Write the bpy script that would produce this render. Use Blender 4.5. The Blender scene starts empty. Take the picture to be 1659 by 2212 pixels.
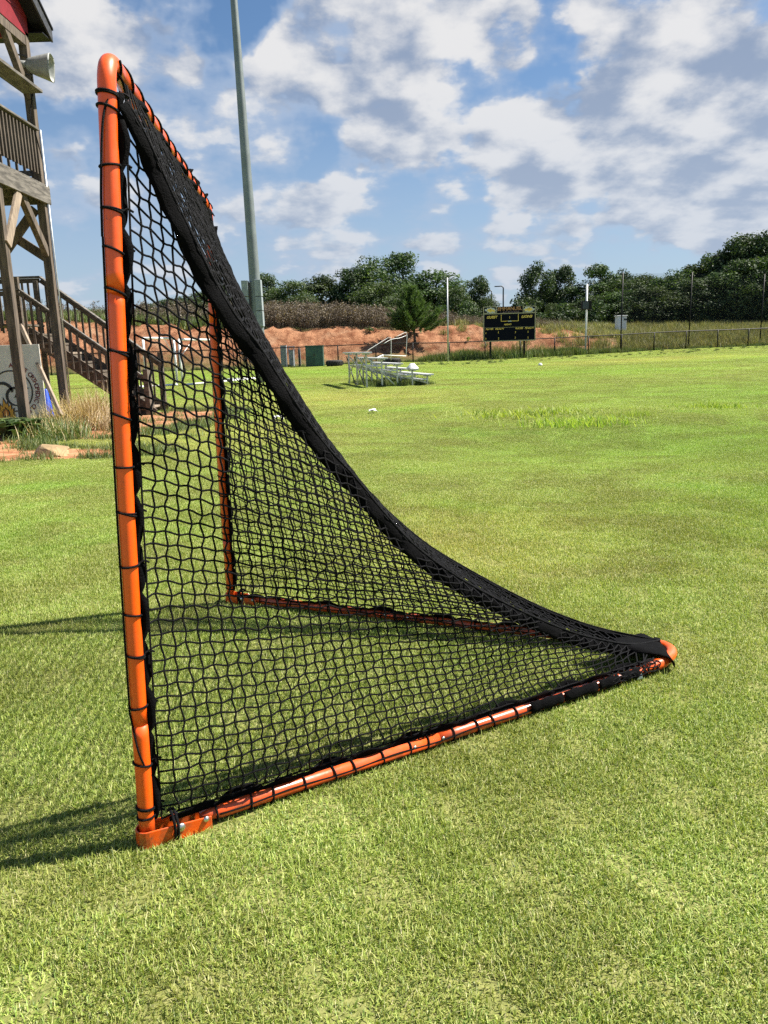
import bpy, math, random
import numpy as np
from mathutils import Vector, Matrix
random.seed(7)
RNG = np.random.default_rng(11)
scene = bpy.context.scene
COL = scene.collection

# ------------------------------------------------------------------ camera
FPX, CX, CY = 1661.0, 829.5, 1106.0            # measured on a 1659 x 2212 copy of the photograph
CAM_H, PITCH, ROLL = 1.195, math.radians(12.0), 0.03
cp, sp = math.cos(PITCH), math.sin(PITCH)
FWD = np.array([0, cp, -sp]); U0 = np.array([0, sp, cp]); R0 = np.array([1.0, 0, 0])
RIGHT = math.cos(ROLL)*R0 - math.sin(ROLL)*U0
UP = math.sin(ROLL)*R0 + math.cos(ROLL)*U0
EYE = np.array([0, 0, CAM_H])
cam_data = bpy.data.cameras.new('camera')
cam_data.sensor_fit = 'HORIZONTAL'; cam_data.sensor_width = 36.0
cam_data.lens = 36.0*FPX/1659.0
cam_data.clip_start = 0.05; cam_data.clip_end = 3000
camera = bpy.data.objects.new('camera', cam_data); COL.objects.link(camera)
camera.matrix_world = Matrix(((RIGHT[0], UP[0], -FWD[0], EYE[0]), (RIGHT[1], UP[1], -FWD[1], EYE[1]),
                              (RIGHT[2], UP[2], -FWD[2], EYE[2]), (0, 0, 0, 1)))
scene.camera = camera

def ray(x, y):
    return FWD + RIGHT*(x-CX)/FPX - UP*(y-CY)/FPX
def G(x, y, z=0.0):                            # point of the sight line at height z
    d = ray(x, y); return EYE + d*((z-CAM_H)/d[2])
def P(x, y, Y):                                # point of the sight line at distance Y
    d = ray(x, y); return EYE + d*(Y/d[1])
def PX(x, y, X):                               # point of the sight line at lateral position X
    d = ray(x, y); return EYE + d*(X/d[0])

# ------------------------------------------------------------------ light
SUN_EL = math.radians(52); SUN_AZ = math.radians(76.0)    # azimuth from +Y towards +X
SUN_DIR = np.array([math.sin(SUN_AZ)*math.cos(SUN_EL), math.cos(SUN_AZ)*math.cos(SUN_EL), math.sin(SUN_EL)])
sun_data = bpy.data.lights.new('sun', 'SUN'); sun_data.energy = 5.0; sun_data.angle = math.radians(0.53)
sun_data.color = (1.0, 0.94, 0.84)
sun = bpy.data.objects.new('sun', sun_data); COL.objects.link(sun)
sun.rotation_euler = Vector(-SUN_DIR).to_track_quat('-Z', 'Y').to_euler()
scene.view_settings.view_transform = 'Standard'; scene.view_settings.look = 'None'
scene.view_settings.exposure = 1.3; scene.view_settings.gamma = 1.0
scene.view_settings.use_curve_mapping = False
scene.render.engine = 'CYCLES'
scene.cycles.max_bounces = 6; scene.cycles.diffuse_bounces = 3; scene.cycles.glossy_bounces = 2
scene.cycles.transmission_bounces = 3; scene.cycles.transparent_max_bounces = 12
scene.cycles.use_denoising = False

# ------------------------------------------------------------------ world: blue sky with a field of cumulus
world = bpy.data.worlds.new('World'); scene.world = world; world.use_nodes = True
class NT:
    def __init__(s, tree): s.t = tree; s.n = tree.nodes; s.l = tree.links
    def new(s, typ, **kw):
        nd = s.n.new(typ)
        for k, v in kw.items(): setattr(nd, k, v)
        return nd
    def put(s, sock, v):
        if v is None: return
        if isinstance(v, bpy.types.NodeSocket): s.l.new(v, sock)
        else: sock.default_value = v
    def math(s, op, a, b=None, c=None, clamp=False):
        nd = s.new('ShaderNodeMath', operation=op); nd.use_clamp = clamp
        for i, v in enumerate((a, b, c)): s.put(nd.inputs[i], v)
        return nd.outputs[0]
    def vmath(s, op, a, b=None):
        nd = s.new('ShaderNodeVectorMath', operation=op)
        s.put(nd.inputs[0], a)
        if b is not None: s.put(nd.inputs[3] if op == 'SCALE' else nd.inputs[1], b)
        return nd.outputs[1] if op in ('DOT_PRODUCT', 'LENGTH', 'DISTANCE') else nd.outputs[0]
    def noise(s, vec, scale, detail=4, rough=0.5, dist=0.0, color=False):
        nd = s.new('ShaderNodeTexNoise'); s.put(nd.inputs['Vector'], vec)
        nd.inputs['Scale'].default_value = scale; nd.inputs['Detail'].default_value = detail
        nd.inputs['Roughness'].default_value = rough; nd.inputs['Distortion'].default_value = dist
        return nd.outputs['Color' if color else 'Fac']
    def ramp(s, v, lo, hi, a=0.0, b=1.0, smooth=True):
        nd = s.new('ShaderNodeMapRange'); nd.interpolation_type = 'SMOOTHSTEP' if smooth else 'LINEAR'
        s.put(nd.inputs[0], v)
        for i, q in enumerate((lo, hi, a, b)): s.put(nd.inputs[i+1], q)
        return nd.outputs[0]
    def mix(s, f, a, b, mode='MIX'):
        nd = s.new('ShaderNodeMix', data_type='RGBA', blend_type=mode)
        s.put(nd.inputs[0], f)
        for k, v in ((6, a), (7, b)):
            if isinstance(v, (tuple, list)) and len(v) == 3: v = (*v, 1)
            s.put(nd.inputs[k], v)
        return nd.outputs[2]

# cumulus seen in the photograph: (x, y, radius, weight), turned into directions
CLOUD_SPOTS = [
 (190,110,150,.9),(60,170,130,.6),(330,150,110,.7),(380,20,60,.3),
 (620,170,110,.8),(580,110,60,.5),(440,110,90,.5),(560,260,110,.5),
 (760,50,150,.9),(900,40,120,.6),(1080,60,110,.8),(860,230,140,.75),
 (1160,240,130,.7),(1300,110,140,.65),(1450,90,180,.7),(1600,60,160,.6),
 (1100,360,140,.8),(1260,330,150,.95),(1400,380,130,.8),(1350,230,110,.6),(1560,230,150,.75),
 (1640,320,150,.8),(1500,440,120,.6),(1620,480,120,.6),
 (780,350,130,.55),(880,340,90,.4),(590,380,80,.4),(480,430,60,.5),(380,300,80,.35),
 (930,500,80,.55),(700,480,90,.4),(960,560,60,.3),(1150,500,100,.4),
 (140,430,60,.35),(190,370,50,.3),(180,620,60,.35),(600,470,70,.3),
 (480,40,110,-.7),(550,30,90,-.6),(1200,90,60,-.35),(790,130,70,-.35),(940,130,70,-.35),
 (960,440,110,-.7),(160,290,70,-.5),(150,510,100,-.5),(1490,300,50,-.6),
 (680,330,50,-.5),(820,430,90,-.4),(620,440,50,-.4),(1180,150,50,-.4)]
def build_world():
    N = NT(world.node_tree); N.n.clear()
    out = N.new('ShaderNodeOutputWorld')
    sky = N.new('ShaderNodeTexSky', sky_type='NISHITA'); sky.sun_disc = False
    sky.sun_elevation = SUN_EL; sky.sun_rotation = SUN_AZ
    sky.air_density = 1.0; sky.dust_density = 0.6; sky.ozone_density = 1.6
    tc = N.new('ShaderNodeTexCoord')
    d = N.vmath('NORMALIZE', tc.outputs['Generated'])
    sep = N.new('ShaderNodeSeparateXYZ'); N.put(sep.inputs[0], d)
    z = N.math('MAXIMUM', sep.outputs[2], 0.0)
    zz = N.math('ADD', z, 0.30)
    comb = N.new('ShaderNodeCombineXYZ')
    N.put(comb.inputs[0], N.math('DIVIDE', sep.outputs[0], zz)); N.put(comb.inputs[1], N.math('DIVIDE', sep.outputs[1], zz))
    comb.inputs[2].default_value = 3.7
    p = comb.outputs[0]
    wd = N.vmath('SCALE', N.vmath('SUBTRACT', N.noise(d, 11.0, 4, .62, color=True), (.5, .5, .5)), 0.11)
    def spots_at(dd):
        dw = N.vmath('NORMALIZE', N.vmath('ADD', dd, wd)); tot = None
        for x, y, r, wt in CLOUD_SPOTS:
            v = ray(x, y); v = v/np.linalg.norm(v)
            if y >= 430 and wt > 0: wt, r = wt*1.6, r*1.25
            ang = r/FPX*(np.dot(v, FWD))*1.25
            g = N.ramp(N.vmath('DOT_PRODUCT', dw, tuple(v)), math.cos(ang), 1.0, 0.0, wt)
            tot = g if tot is None else N.math('ADD', tot, g)
        return N.math('MULTIPLY', tot, 0.215)
    def noise2(q, scale, detail, rough, color=False):
        nd = N.new('ShaderNodeTexNoise', noise_dimensions='2D'); N.put(nd.inputs['Vector'], q)
        nd.inputs['Scale'].default_value = scale; nd.inputs['Detail'].default_value = detail; nd.inputs['Roughness'].default_value = rough
        return nd.outputs['Color' if color else 'Fac']
    jit = N.vmath('SCALE', noise2(p, 9.0, 2, .6, True), .12)
    def dens(q):
        a = noise2(q, 4.0, 8, .56)
        v = N.new('ShaderNodeTexVoronoi', feature='SMOOTH_F1', voronoi_dimensions='2D'); N.put(v.inputs['Vector'], N.vmath('ADD', q, jit))
        v.inputs['Scale'].default_value = 6.0; v.inputs['Smoothness'].default_value = .6
        puff = N.math('SUBTRACT', .62, v.outputs['Distance'])
        return N.math('ADD', N.math('MULTIPLY', a, 0.75), N.math('MULTIPLY', puff, .27))
    n1 = dens(p)
    n2 = dens(N.vmath('ADD', p, (0.060, -0.046, 0.0)))         # a step towards the sun and up the picture
    full = N.math('ADD', n1, spots_at(d))
    c = N.ramp(full, 0.485, 0.625)
    relief = N.math('MULTIPLY', N.math('SUBTRACT', n1, n2), 5.5)
    thick = N.ramp(full, 0.58, 0.92)
    lit = N.ramp(N.math('ADD', N.math('SUBTRACT', 0.66, N.math('MULTIPLY', thick, 0.30)), N.math('ADD', relief, N.math('MULTIPLY', N.math('SUBTRACT', noise2(p, 9.5, 5, .62), .5), .9))), -.35, 1.25)
    col = N.mix(lit, (0.35, 0.44, 0.61), (1.0, 0.99, 0.985))
    # soft thin cloud spreading between the heaps
    veil = N.ramp(N.math('ADD', full, N.math('MULTIPLY', N.math('SUBTRACT', noise2(p, 1.7, 5, .55), .5), .35)), 0.37, 0.60, 0.0, .80)
    col = N.mix(N.ramp(c, 0.0, .8), (0.52, 0.64, 0.84), col)
    c = N.math('MAXIMUM', c, veil)
    b_sky = N.new('ShaderNodeBackground'); N.put(b_sky.inputs[0], N.mix(1.0, sky.outputs[0], (0.80, 0.98, 1.12), 'MULTIPLY')); b_sky.inputs[1].default_value = 0.044
    b_cl = N.new('ShaderNodeBackground'); N.put(b_cl.inputs[0], col); b_cl.inputs[1].default_value = 0.345
    mx = N.new('ShaderNodeMixShader')
    N.put(mx.inputs[0], N.math('MULTIPLY', c, 0.95)); N.put(mx.inputs[1], b_sky.outputs[0]); N.put(mx.inputs[2], b_cl.outputs[0])
    # thin bright veil low over the horizon
    b_hz = N.new('ShaderNodeBackground'); b_hz.inputs[0].default_value = (0.60, 0.71, 0.88, 1); b_hz.inputs[1].default_value = 0.335
    hz = N.ramp(z, 0.0, 0.36, 0.66, 0.0)
    mx2 = N.new('ShaderNodeMixShader'); N.put(mx2.inputs[0], hz); N.put(mx2.inputs[1], mx.outputs[0]); N.put(mx2.inputs[2], b_hz.outputs[0])
    N.put(out.inputs[0], mx2.outputs[0])
build_world()
world.cycles.sampling_method = 'MANUAL'; world.cycles.sample_map_resolution = 512

# ------------------------------------------------------------------ materials
MATS = {}
def mat(name, color, rough=0.6, var=0.0, vscale=8.0, bump=0.0, bscale=40.0, metal=0.0, coat=0.0, spec=0.5, stretch=None, dark=None, coords='Object', transl=0.0):
    m = bpy.data.materials.new(name); m.use_nodes = True; N = NT(m.node_tree)
    b = N.n['Principled BSDF']
    b.inputs['Roughness'].default_value = rough; b.inputs['Metallic'].default_value = metal
    b.inputs['Coat Weight'].default_value = coat; b.inputs['Specular IOR Level'].default_value = spec
    tc = N.new('ShaderNodeTexCoord'); v = tc.outputs[coords]
    if stretch:
        mp = N.new('ShaderNodeMapping'); N.put(mp.inputs[0], v); mp.inputs['Scale'].default_value = stretch; v = mp.outputs[0]
    c = (*color, 1)
    if var > 0:
        lo = dark or tuple(q*(1-var) for q in color); hi = tuple(min(1, q*(1+var*.7)) for q in color)
        f = N.ramp(N.noise(v, vscale, 6, .6), .3, .7)
        N.put(b.inputs['Base Color'], N.mix(f, lo, hi))
    else: b.inputs['Base Color'].default_value = c
    if bump > 0:
        bp = N.new('ShaderNodeBump'); bp.inputs['Strength'].default_value = bump; bp.inputs['Distance'].default_value = 0.01
        N.put(bp.inputs['Height'], N.noise(v, bscale, 5, .6)); N.put(b.inputs['Normal'], bp.outputs[0])
    MATS[name] = m
    return m
def leafmat(name, cols, transl=0.35, rough=0.6, nscale=0.5, attr='tint', wscale=None, wcols=None):
    """foliage: colour from a per-leaf 'tint' attribute, some object-to-object variation and broad patches in the place"""
    m = bpy.data.materials.new(name); m.use_nodes = True; N = NT(m.node_tree); N.n.clear()
    out = N.new('ShaderNodeOutputMaterial')
    at = N.new('ShaderNodeAttribute', attribute_name=attr)
    oi = N.new('ShaderNodeObjectInfo')
    cr = N.new('ShaderNodeValToRGB'); el = cr.color_ramp.elements
    while len(el) < len(cols): el.new(0.5)
    for e, (pos, c) in zip(el, cols): e.position = pos; e.color = (*c, 1)
    N.put(cr.inputs[0], at.outputs['Fac'])
    c = cr.outputs[0]
    hs = N.new('ShaderNodeHueSaturation'); N.put(hs.inputs['Color'], c)
    N.put(hs.inputs['Value'], N.ramp(oi.outputs['Random'], 0, 1, .78, 1.22, smooth=False))
    N.put(hs.inputs['Hue'], N.ramp(oi.outputs['Random'], 0, 1, .488, .512, smooth=False))
    c = hs.outputs[0]
    if wscale:
        ge = N.new('ShaderNodeNewGeometry')
        c = wcols(N, ge.outputs['Position'], c)
    df = N.new('ShaderNodeBsdfDiffuse'); N.put(df.inputs[0], c)
    tr = N.new('ShaderNodeBsdfTranslucent'); N.put(tr.inputs[0], N.mix(1.0, c, (1.15, 1.15, .6), 'MULTIPLY'))
    gl = N.new('ShaderNodeBsdfGlossy'); gl.inputs[0].default_value = (1, 1, 1, 1); gl.inputs['Roughness'].default_value = rough
    m1 = N.new('ShaderNodeMixShader'); m1.inputs[0].default_value = transl; N.put(m1.inputs[1], df.outputs[0]); N.put(m1.inputs[2], tr.outputs[0])
    m2 = N.new('ShaderNodeMixShader'); m2.inputs[0].default_value = 0.03; N.put(m2.inputs[1], m1.outputs[0]); N.put(m2.inputs[2], gl.outputs[0])
    N.put(out.inputs[0], m2.outputs[0])
    MATS[name] = m
    return m

# ------------------------------------------------------------------ mesh helpers
def frame_of(d):
    d = d/np.linalg.norm(d); a = np.array([0, 0, 1.0]) if abs(d[2]) < .9 else np.array([1.0, 0, 0])
    u = np.cross(d, a); u /= np.linalg.norm(u); return d, u, np.cross(d, u)
class MB:
    def __init__(s): s.v = []; s.f = []; s.n = 0; s.t = []
    def add(s, v, f, tint=None):
        v = np.asarray(v, float); s.v.append(v); s.f += [tuple(int(i)+s.n for i in q) for q in f]; s.n += len(v)
        if tint is not None: s.t.append(np.full(len(v), tint))
        return s
    def box(s, c, size, axes=None, tint=None):
        h = np.asarray(size)/2.0
        q = np.array([[x, y, z] for x in (-1, 1) for y in (-1, 1) for z in (-1, 1)])*h
        if axes is not None: q = q@np.asarray(axes)
        return s.add(q+np.asarray(c), [(0,1,3,2),(4,6,7,5),(0,4,5,1),(2,3,7,6),(0,2,6,4),(1,5,7,3)], tint)
    def beam(s, a, b, w, t, up=(0, 0, 1)):
        """rectangular bar from a to b: width w across, thickness t along 'up'"""
        a = np.asarray(a, float); b = np.asarray(b, float); d = b-a; L = np.linalg.norm(d); d /= L
        u = np.cross(d, np.asarray(up, float)); 
        if np.linalg.norm(u) < 1e-6: u = np.cross(d, (1, 0, 0))
        u /= np.linalg.norm(u); n = np.cross(u, d)
        return s.box((a+b)/2, (L, w, t), (d, u, n))
    def tube(s, pts, r, sides=8, cap=True, closed=False, tint=None):
        pts = np.asarray(pts, float); n = len(pts); rr = np.broadcast_to(np.asarray(r, float), (n,))
        tg = np.gradient(pts, axis=0) if not closed else np.roll(pts, -1, 0)-np.roll(pts, 1, 0)
        tg /= np.maximum(np.linalg.norm(tg, axis=1), 1e-9)[:, None]
        _, u, _ = frame_of(tg[0]); V = []
        an = np.arange(sides)*2*np.pi/sides
        for i in range(n):
            u = u-tg[i]*np.dot(u, tg[i]); u /= np.linalg.norm(u); w = np.cross(tg[i], u)
            V.append(pts[i]+rr[i]*(np.cos(an)[:, None]*u+np.sin(an)[:, None]*w))
        F = []
        m = n if closed else n-1
        for i in range(m):
            a = i*sides; b = ((i+1) % n)*sides
            for k in range(sides): F.append((a+k, a+(k+1) % sides, b+(k+1) % sides, b+k))
        if cap and not closed:
            F.append(tuple(range(sides-1, -1, -1))); F.append(tuple((n-1)*sides+k for k in range(sides)))
        return s.add(np.concatenate(V), F, tint)
    def sheet(s, grid, thick=0.0):
        """grid[i][j] of points"""
        g = np.asarray(grid, float); a, b = g.shape[:2]
        F = [(i*b+j, i*b+j+1, (i+1)*b+j+1, (i+1)*b+j) for i in range(a-1) for j in range(b-1)]
        return s.add(g.reshape(-1, 3), F)
    def lathe(s, c, prof, sides=16, axis=(0, 0, 1)):
        d, u, w = frame_of(np.asarray(axis, float)); an = np.arange(sides)*2*np.pi/sides; V = []
        for r, h in prof: V.append(np.asarray(c)+d*h+r*(np.cos(an)[:, None]*u+np.sin(an)[:, None]*w))
        F = [(i*sides+k, i*sides+(k+1) % sides, (i+1)*sides+(k+1) % sides, (i+1)*sides+k) for i in range(len(prof)-1) for k in range(sides)]
        F.append(tuple(range(sides))[::-1]); F.append(tuple((len(prof)-1)*sides+k for k in range(sides)))
        return s.add(np.concatenate(V), F)
    def poly(s, pts, depth):
        """flat outline (list of 3d points) pushed along vector depth"""
        p = np.asarray(pts, float); n = len(p)
        F = [tuple(range(n)), tuple(range(2*n-1, n-1, -1))]+[(i, i+n, (i+1) % n+n, (i+1) % n) for i in range(n)]
        return s.add(np.concatenate([p, p+np.asarray(depth)]), F)
    def build(s, name, material, parent=None, smooth=False, bevel=0.0, loc=None):
        v = np.concatenate(s.v)
        org = np.zeros(3)
        if parent is not None: org = np.array(parent.get('_org', (0, 0, 0)))
        elif loc is not None: org = np.asarray(loc, float)
        me = bpy.data.meshes.new(name); me.from_pydata((v-org).tolist(), [], s.f); me.update()
        if s.t and sum(len(q) for q in s.t) == len(v):
            at = me.attributes.new('tint', 'FLOAT', 'POINT'); at.data.foreach_set('value', np.concatenate(s.t).astype(np.float32))
        if smooth: me.polygons.foreach_set('use_smooth', [True]*len(me.polygons))
        me.materials.append(material if not isinstance(material, str) else MATS[material])
        o = bpy.data.objects.new(name, me); COL.objects.link(o)
        if parent is not None: o.parent = parent; o['_org'] = [float(q) for q in org]
        elif loc is not None: o.location = org; o['_org'] = [float(q) for q in org]
        if bevel > 0:
            bv = o.modifiers.new('bevel', 'BEVEL'); bv.width = bevel; bv.segments = 2; bv.limit_method = 'ANGLE'
        return o
def thing(name, label, cat, loc, group=None):
    o = bpy.data.objects.new(name, None); COL.objects.link(o); o.empty_display_size = .2
    o.location = tuple(float(q) for q in loc); o['_org'] = [float(q) for q in loc]
    return tag(o, label, cat, group)
def tag(o, label=None, cat=None, group=None, kind=None):
    if label: o['label'] = label
    if cat: o['category'] = cat
    if group: o['group'] = group
    if kind: o['kind'] = kind
    return o
def copy_tree(o, parent=None):
    c = o.copy(); COL.objects.link(c)
    if parent is not None: c.parent = parent
    for ch in list(o.children): copy_tree(ch, c)
    return c
def B(f): m = MB(); f(m); return m
def box1(name, c, size, material, parent, axes=None, bevel=0.0): return MB().box(c, size, axes).build(name, material, parent, bevel=bevel)
def beam1(name, a, b, w, t, material, parent, up=(0, 0, 1), bevel=0.0): return MB().beam(a, b, w, t, up).build(name, material, parent, bevel=bevel)
def tube1(name, pts, r, material, parent, sides=8): return MB().tube(pts, r, sides).build(name, material, parent, smooth=True)
def smoothpath(pts, k=6):
    """Catmull-Rom through pts"""
    p = np.asarray(pts, float); q = np.vstack([2*p[0]-p[1], p, 2*p[-1]-p[-2]]); out = []
    for i in range(1, len(q)-2):
        for t in np.arange(k)/k:
            a, b, c, d = q[i-1], q[i], q[i+1], q[i+2]
            out.append(.5*((2*b)+(c-a)*t+(2*a-5*b+4*c-d)*t*t+(3*b-a-3*c+d)*t**3))
    out.append(p[-1]); return np.array(out)
def text_mesh(txt, size, shear=0.0, spacing=1.0, bold=0.0):
    cu = bpy.data.curves.new('text', 'FONT'); cu.body = txt; cu.size = size; cu.shear = shear; cu.space_character = spacing
    cu.offset = bold; cu.align_x = 'CENTER'; cu.align_y = 'CENTER'; cu.extrude = 0.0; cu.resolution_u = 3
    ob = bpy.data.objects.new('text', cu); COL.objects.link(ob)
    bpy.context.view_layer.update()
    dg = bpy.context.evaluated_depsgraph_get()
    me = bpy.data.meshes.new_from_object(ob.evaluated_get(dg))
    v = np.array([x.co[:] for x in me.vertices]); f = [tuple(q.vertices) for q in me.polygons]
    bpy.data.objects.remove(ob); bpy.data.curves.remove(cu); bpy.data.meshes.remove(me)
    return v, f
def vnoise(x, y, s, seed=0):
    """smooth value noise, numpy"""
    x = np.asarray(x, float)/s; y = np.asarray(y, float)/s
    xi = np.floor(x).astype(int); yi = np.floor(y).astype(int); fx = x-xi; fy = y-yi
    def h(a, b):
        n = (a*374761393+b*668265263+seed*1442695041) & 0x7fffffff; n = ((n ^ (n >> 13))*1274126177) & 0x7fffffff
        return ((n ^ (n >> 16)) & 0xffff)/65535.0
    ux = fx*fx*(3-2*fx); uy = fy*fy*(3-2*fy)
    return (h(xi, yi)*(1-ux)+h(xi+1, yi)*ux)*(1-uy)+(h(xi, yi+1)*(1-ux)+h(xi+1, yi+1)*ux)*uy
def sstep(a, b, x):
    t = np.clip((np.asarray(x, float)-a)/(b-a), 0, 1); return t*t*(3-2*t)

# ------------------------------------------------------------------ terrain
def fence_y(x): return 64.6+0.205*np.asarray(x, float)
def toe_y(x): return fence_y(x)+1.8
ZC = ([-80, -45, -27, -6, 6, 14, 18, 22, 27, 60], [4.8, 4.8, 4.5, 3.25, 3.0, 2.7, 2.3, 1.5, 1.1, 1.3])
ZT = ([-80, -27, -10, 8, 30, 70], [5.7, 5.5, 4.7, 3.6, 2.65, 2.6])
def terrain(x, y):
    x = np.asarray(x, float); y = np.asarray(y, float)
    z = 0.47*sstep(3, 40, x)*sstep(15, 68, y)-0.06*sstep(0, 12, -x)*sstep(30, 60, y)
    far = sstep(5.0, 9.0, y)
    z = z+far*0.09*(vnoise(x, y, 6.5, 3)-.5)
    z = z-0.13*np.exp(-(((x-2.4)/2.6)**2+((y-9.6)/1.5)**2))+0.08*np.exp(-(((x-4.2)/2.2)**2+((y-13)/2.0)**2))
    t = y-toe_y(x); zc = np.interp(x, *ZC); zt = np.interp(x, *ZT)
    face = sstep(0, 9.5, t)*zc
    rill = (vnoise(x*2.2+0.25*y, y*0.7, 1.0, 7)-.5)*.5+(vnoise(x*1.1+0.45*y, y*.3, 1.0, 17)-.5)*.7+(vnoise(x, y, 1.6, 9)-.5)*.45+(vnoise(x, y, 4.0, 19)-.5)*.7
    face = face+rill*sstep(0.3, 3, t)*(1-sstep(8.5, 12, t))*0.75*np.clip(zc/3, 0, 1)
    up = np.maximum(zt-zc, 0)*sstep(9.0, 27, t)
    return z+face+up
def tz(x, y): return float(terrain(x, y))

# bare earth: (centre x, centre y, radius x, radius y)
DIRT = [(-4.9, 9.80, 2.1, .62), (-5.5, 12.2, 2.0, .95), (-4.3, 14.9, 1.35, 3.0), (-6.4, 10.9, 1.6, 1.3), (-6.4, 15.6, 2.3, 1.8)]
def dirt_amt(x, y):
    m = np.full_like(np.asarray(x, float), -9.0)
    for cx, cy, rx, ry in DIRT: m = np.maximum(m, 1-np.sqrt(((x-cx)/rx)**2+((y-cy)/ry)**2))
    return m+0.35*(vnoise(x, y, .7, 5)-.5)
def nodes_ellipse(N, pos, cx, cy, rx, ry):
    v = N.vmath('MULTIPLY', N.vmath('SUBTRACT', pos, (cx, cy, 0)), (1/rx, 1/ry, 0))
    return N.math('SUBTRACT', 1.0, N.vmath('LENGTH', v))
def turf_patches(N, pos, c):
    """wear and growth of the turf: dry straw-coloured zones, lush zones, small bleached spots"""
    jit = N.vmath('SCALE', N.vmath('SUBTRACT', N.noise(pos, .3, 2, .5, color=True), (.5, .5, .5)), 2.6)
    q = N.vmath('ADD', pos, jit)
    dry = None
    for e in ((-1.5, 20, 5.0, 5.0), (-3, 12, 3.5, 3.0), (.6, 4.6, 1.0, 1.8), (17, 46, 11, 7)):
        f = N.ramp(nodes_ellipse(N, q, *e), -0.15, 1.0)
        dry = f if dry is None else N.math('MAXIMUM', dry, f)
    spots = N.ramp(N.noise(pos, 1.1, 5, .65), .57, .75)
    dry = N.math('MULTIPLY', N.math('MAXIMUM', dry, N.math('MULTIPLY', spots, .6)), .62)
    lush = None
    for e in ((4.5, 9.5, 4.5, 3.6), (9, 17, 7, 8), (3.2, 5.8, 1.5, 1.6), (-5, 44, 14, 10), (8, 32, 9, 7), (24, 40, 12, 12)):
        f = N.ramp(nodes_ellipse(N, q, *e), -0.15, 1.0)
        lush = f if lush is None else N.math('MAXIMUM', lush, f)
    lush = N.math('MULTIPLY', N.math('MAXIMUM', lush, N.ramp(N.noise(pos, .5, 4, .6), .50, .7)), .75)
    c = N.mix(lush, c, N.mix(1.0, c, (.82, 1.06, .66), 'MULTIPLY'))
    c = N.mix(dry, c, N.mix(0.14, N.mix(1.0, c, (1.55, 1.30, 1.5), 'MULTIPLY'), (.50, .45, .20)))
    bare = N.ramp(N.noise(pos, 2.3, 5, .7), .66, .74, 0.0, .5)
    c = N.mix(bare, c, (.25, .19, .10))
    return c

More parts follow.
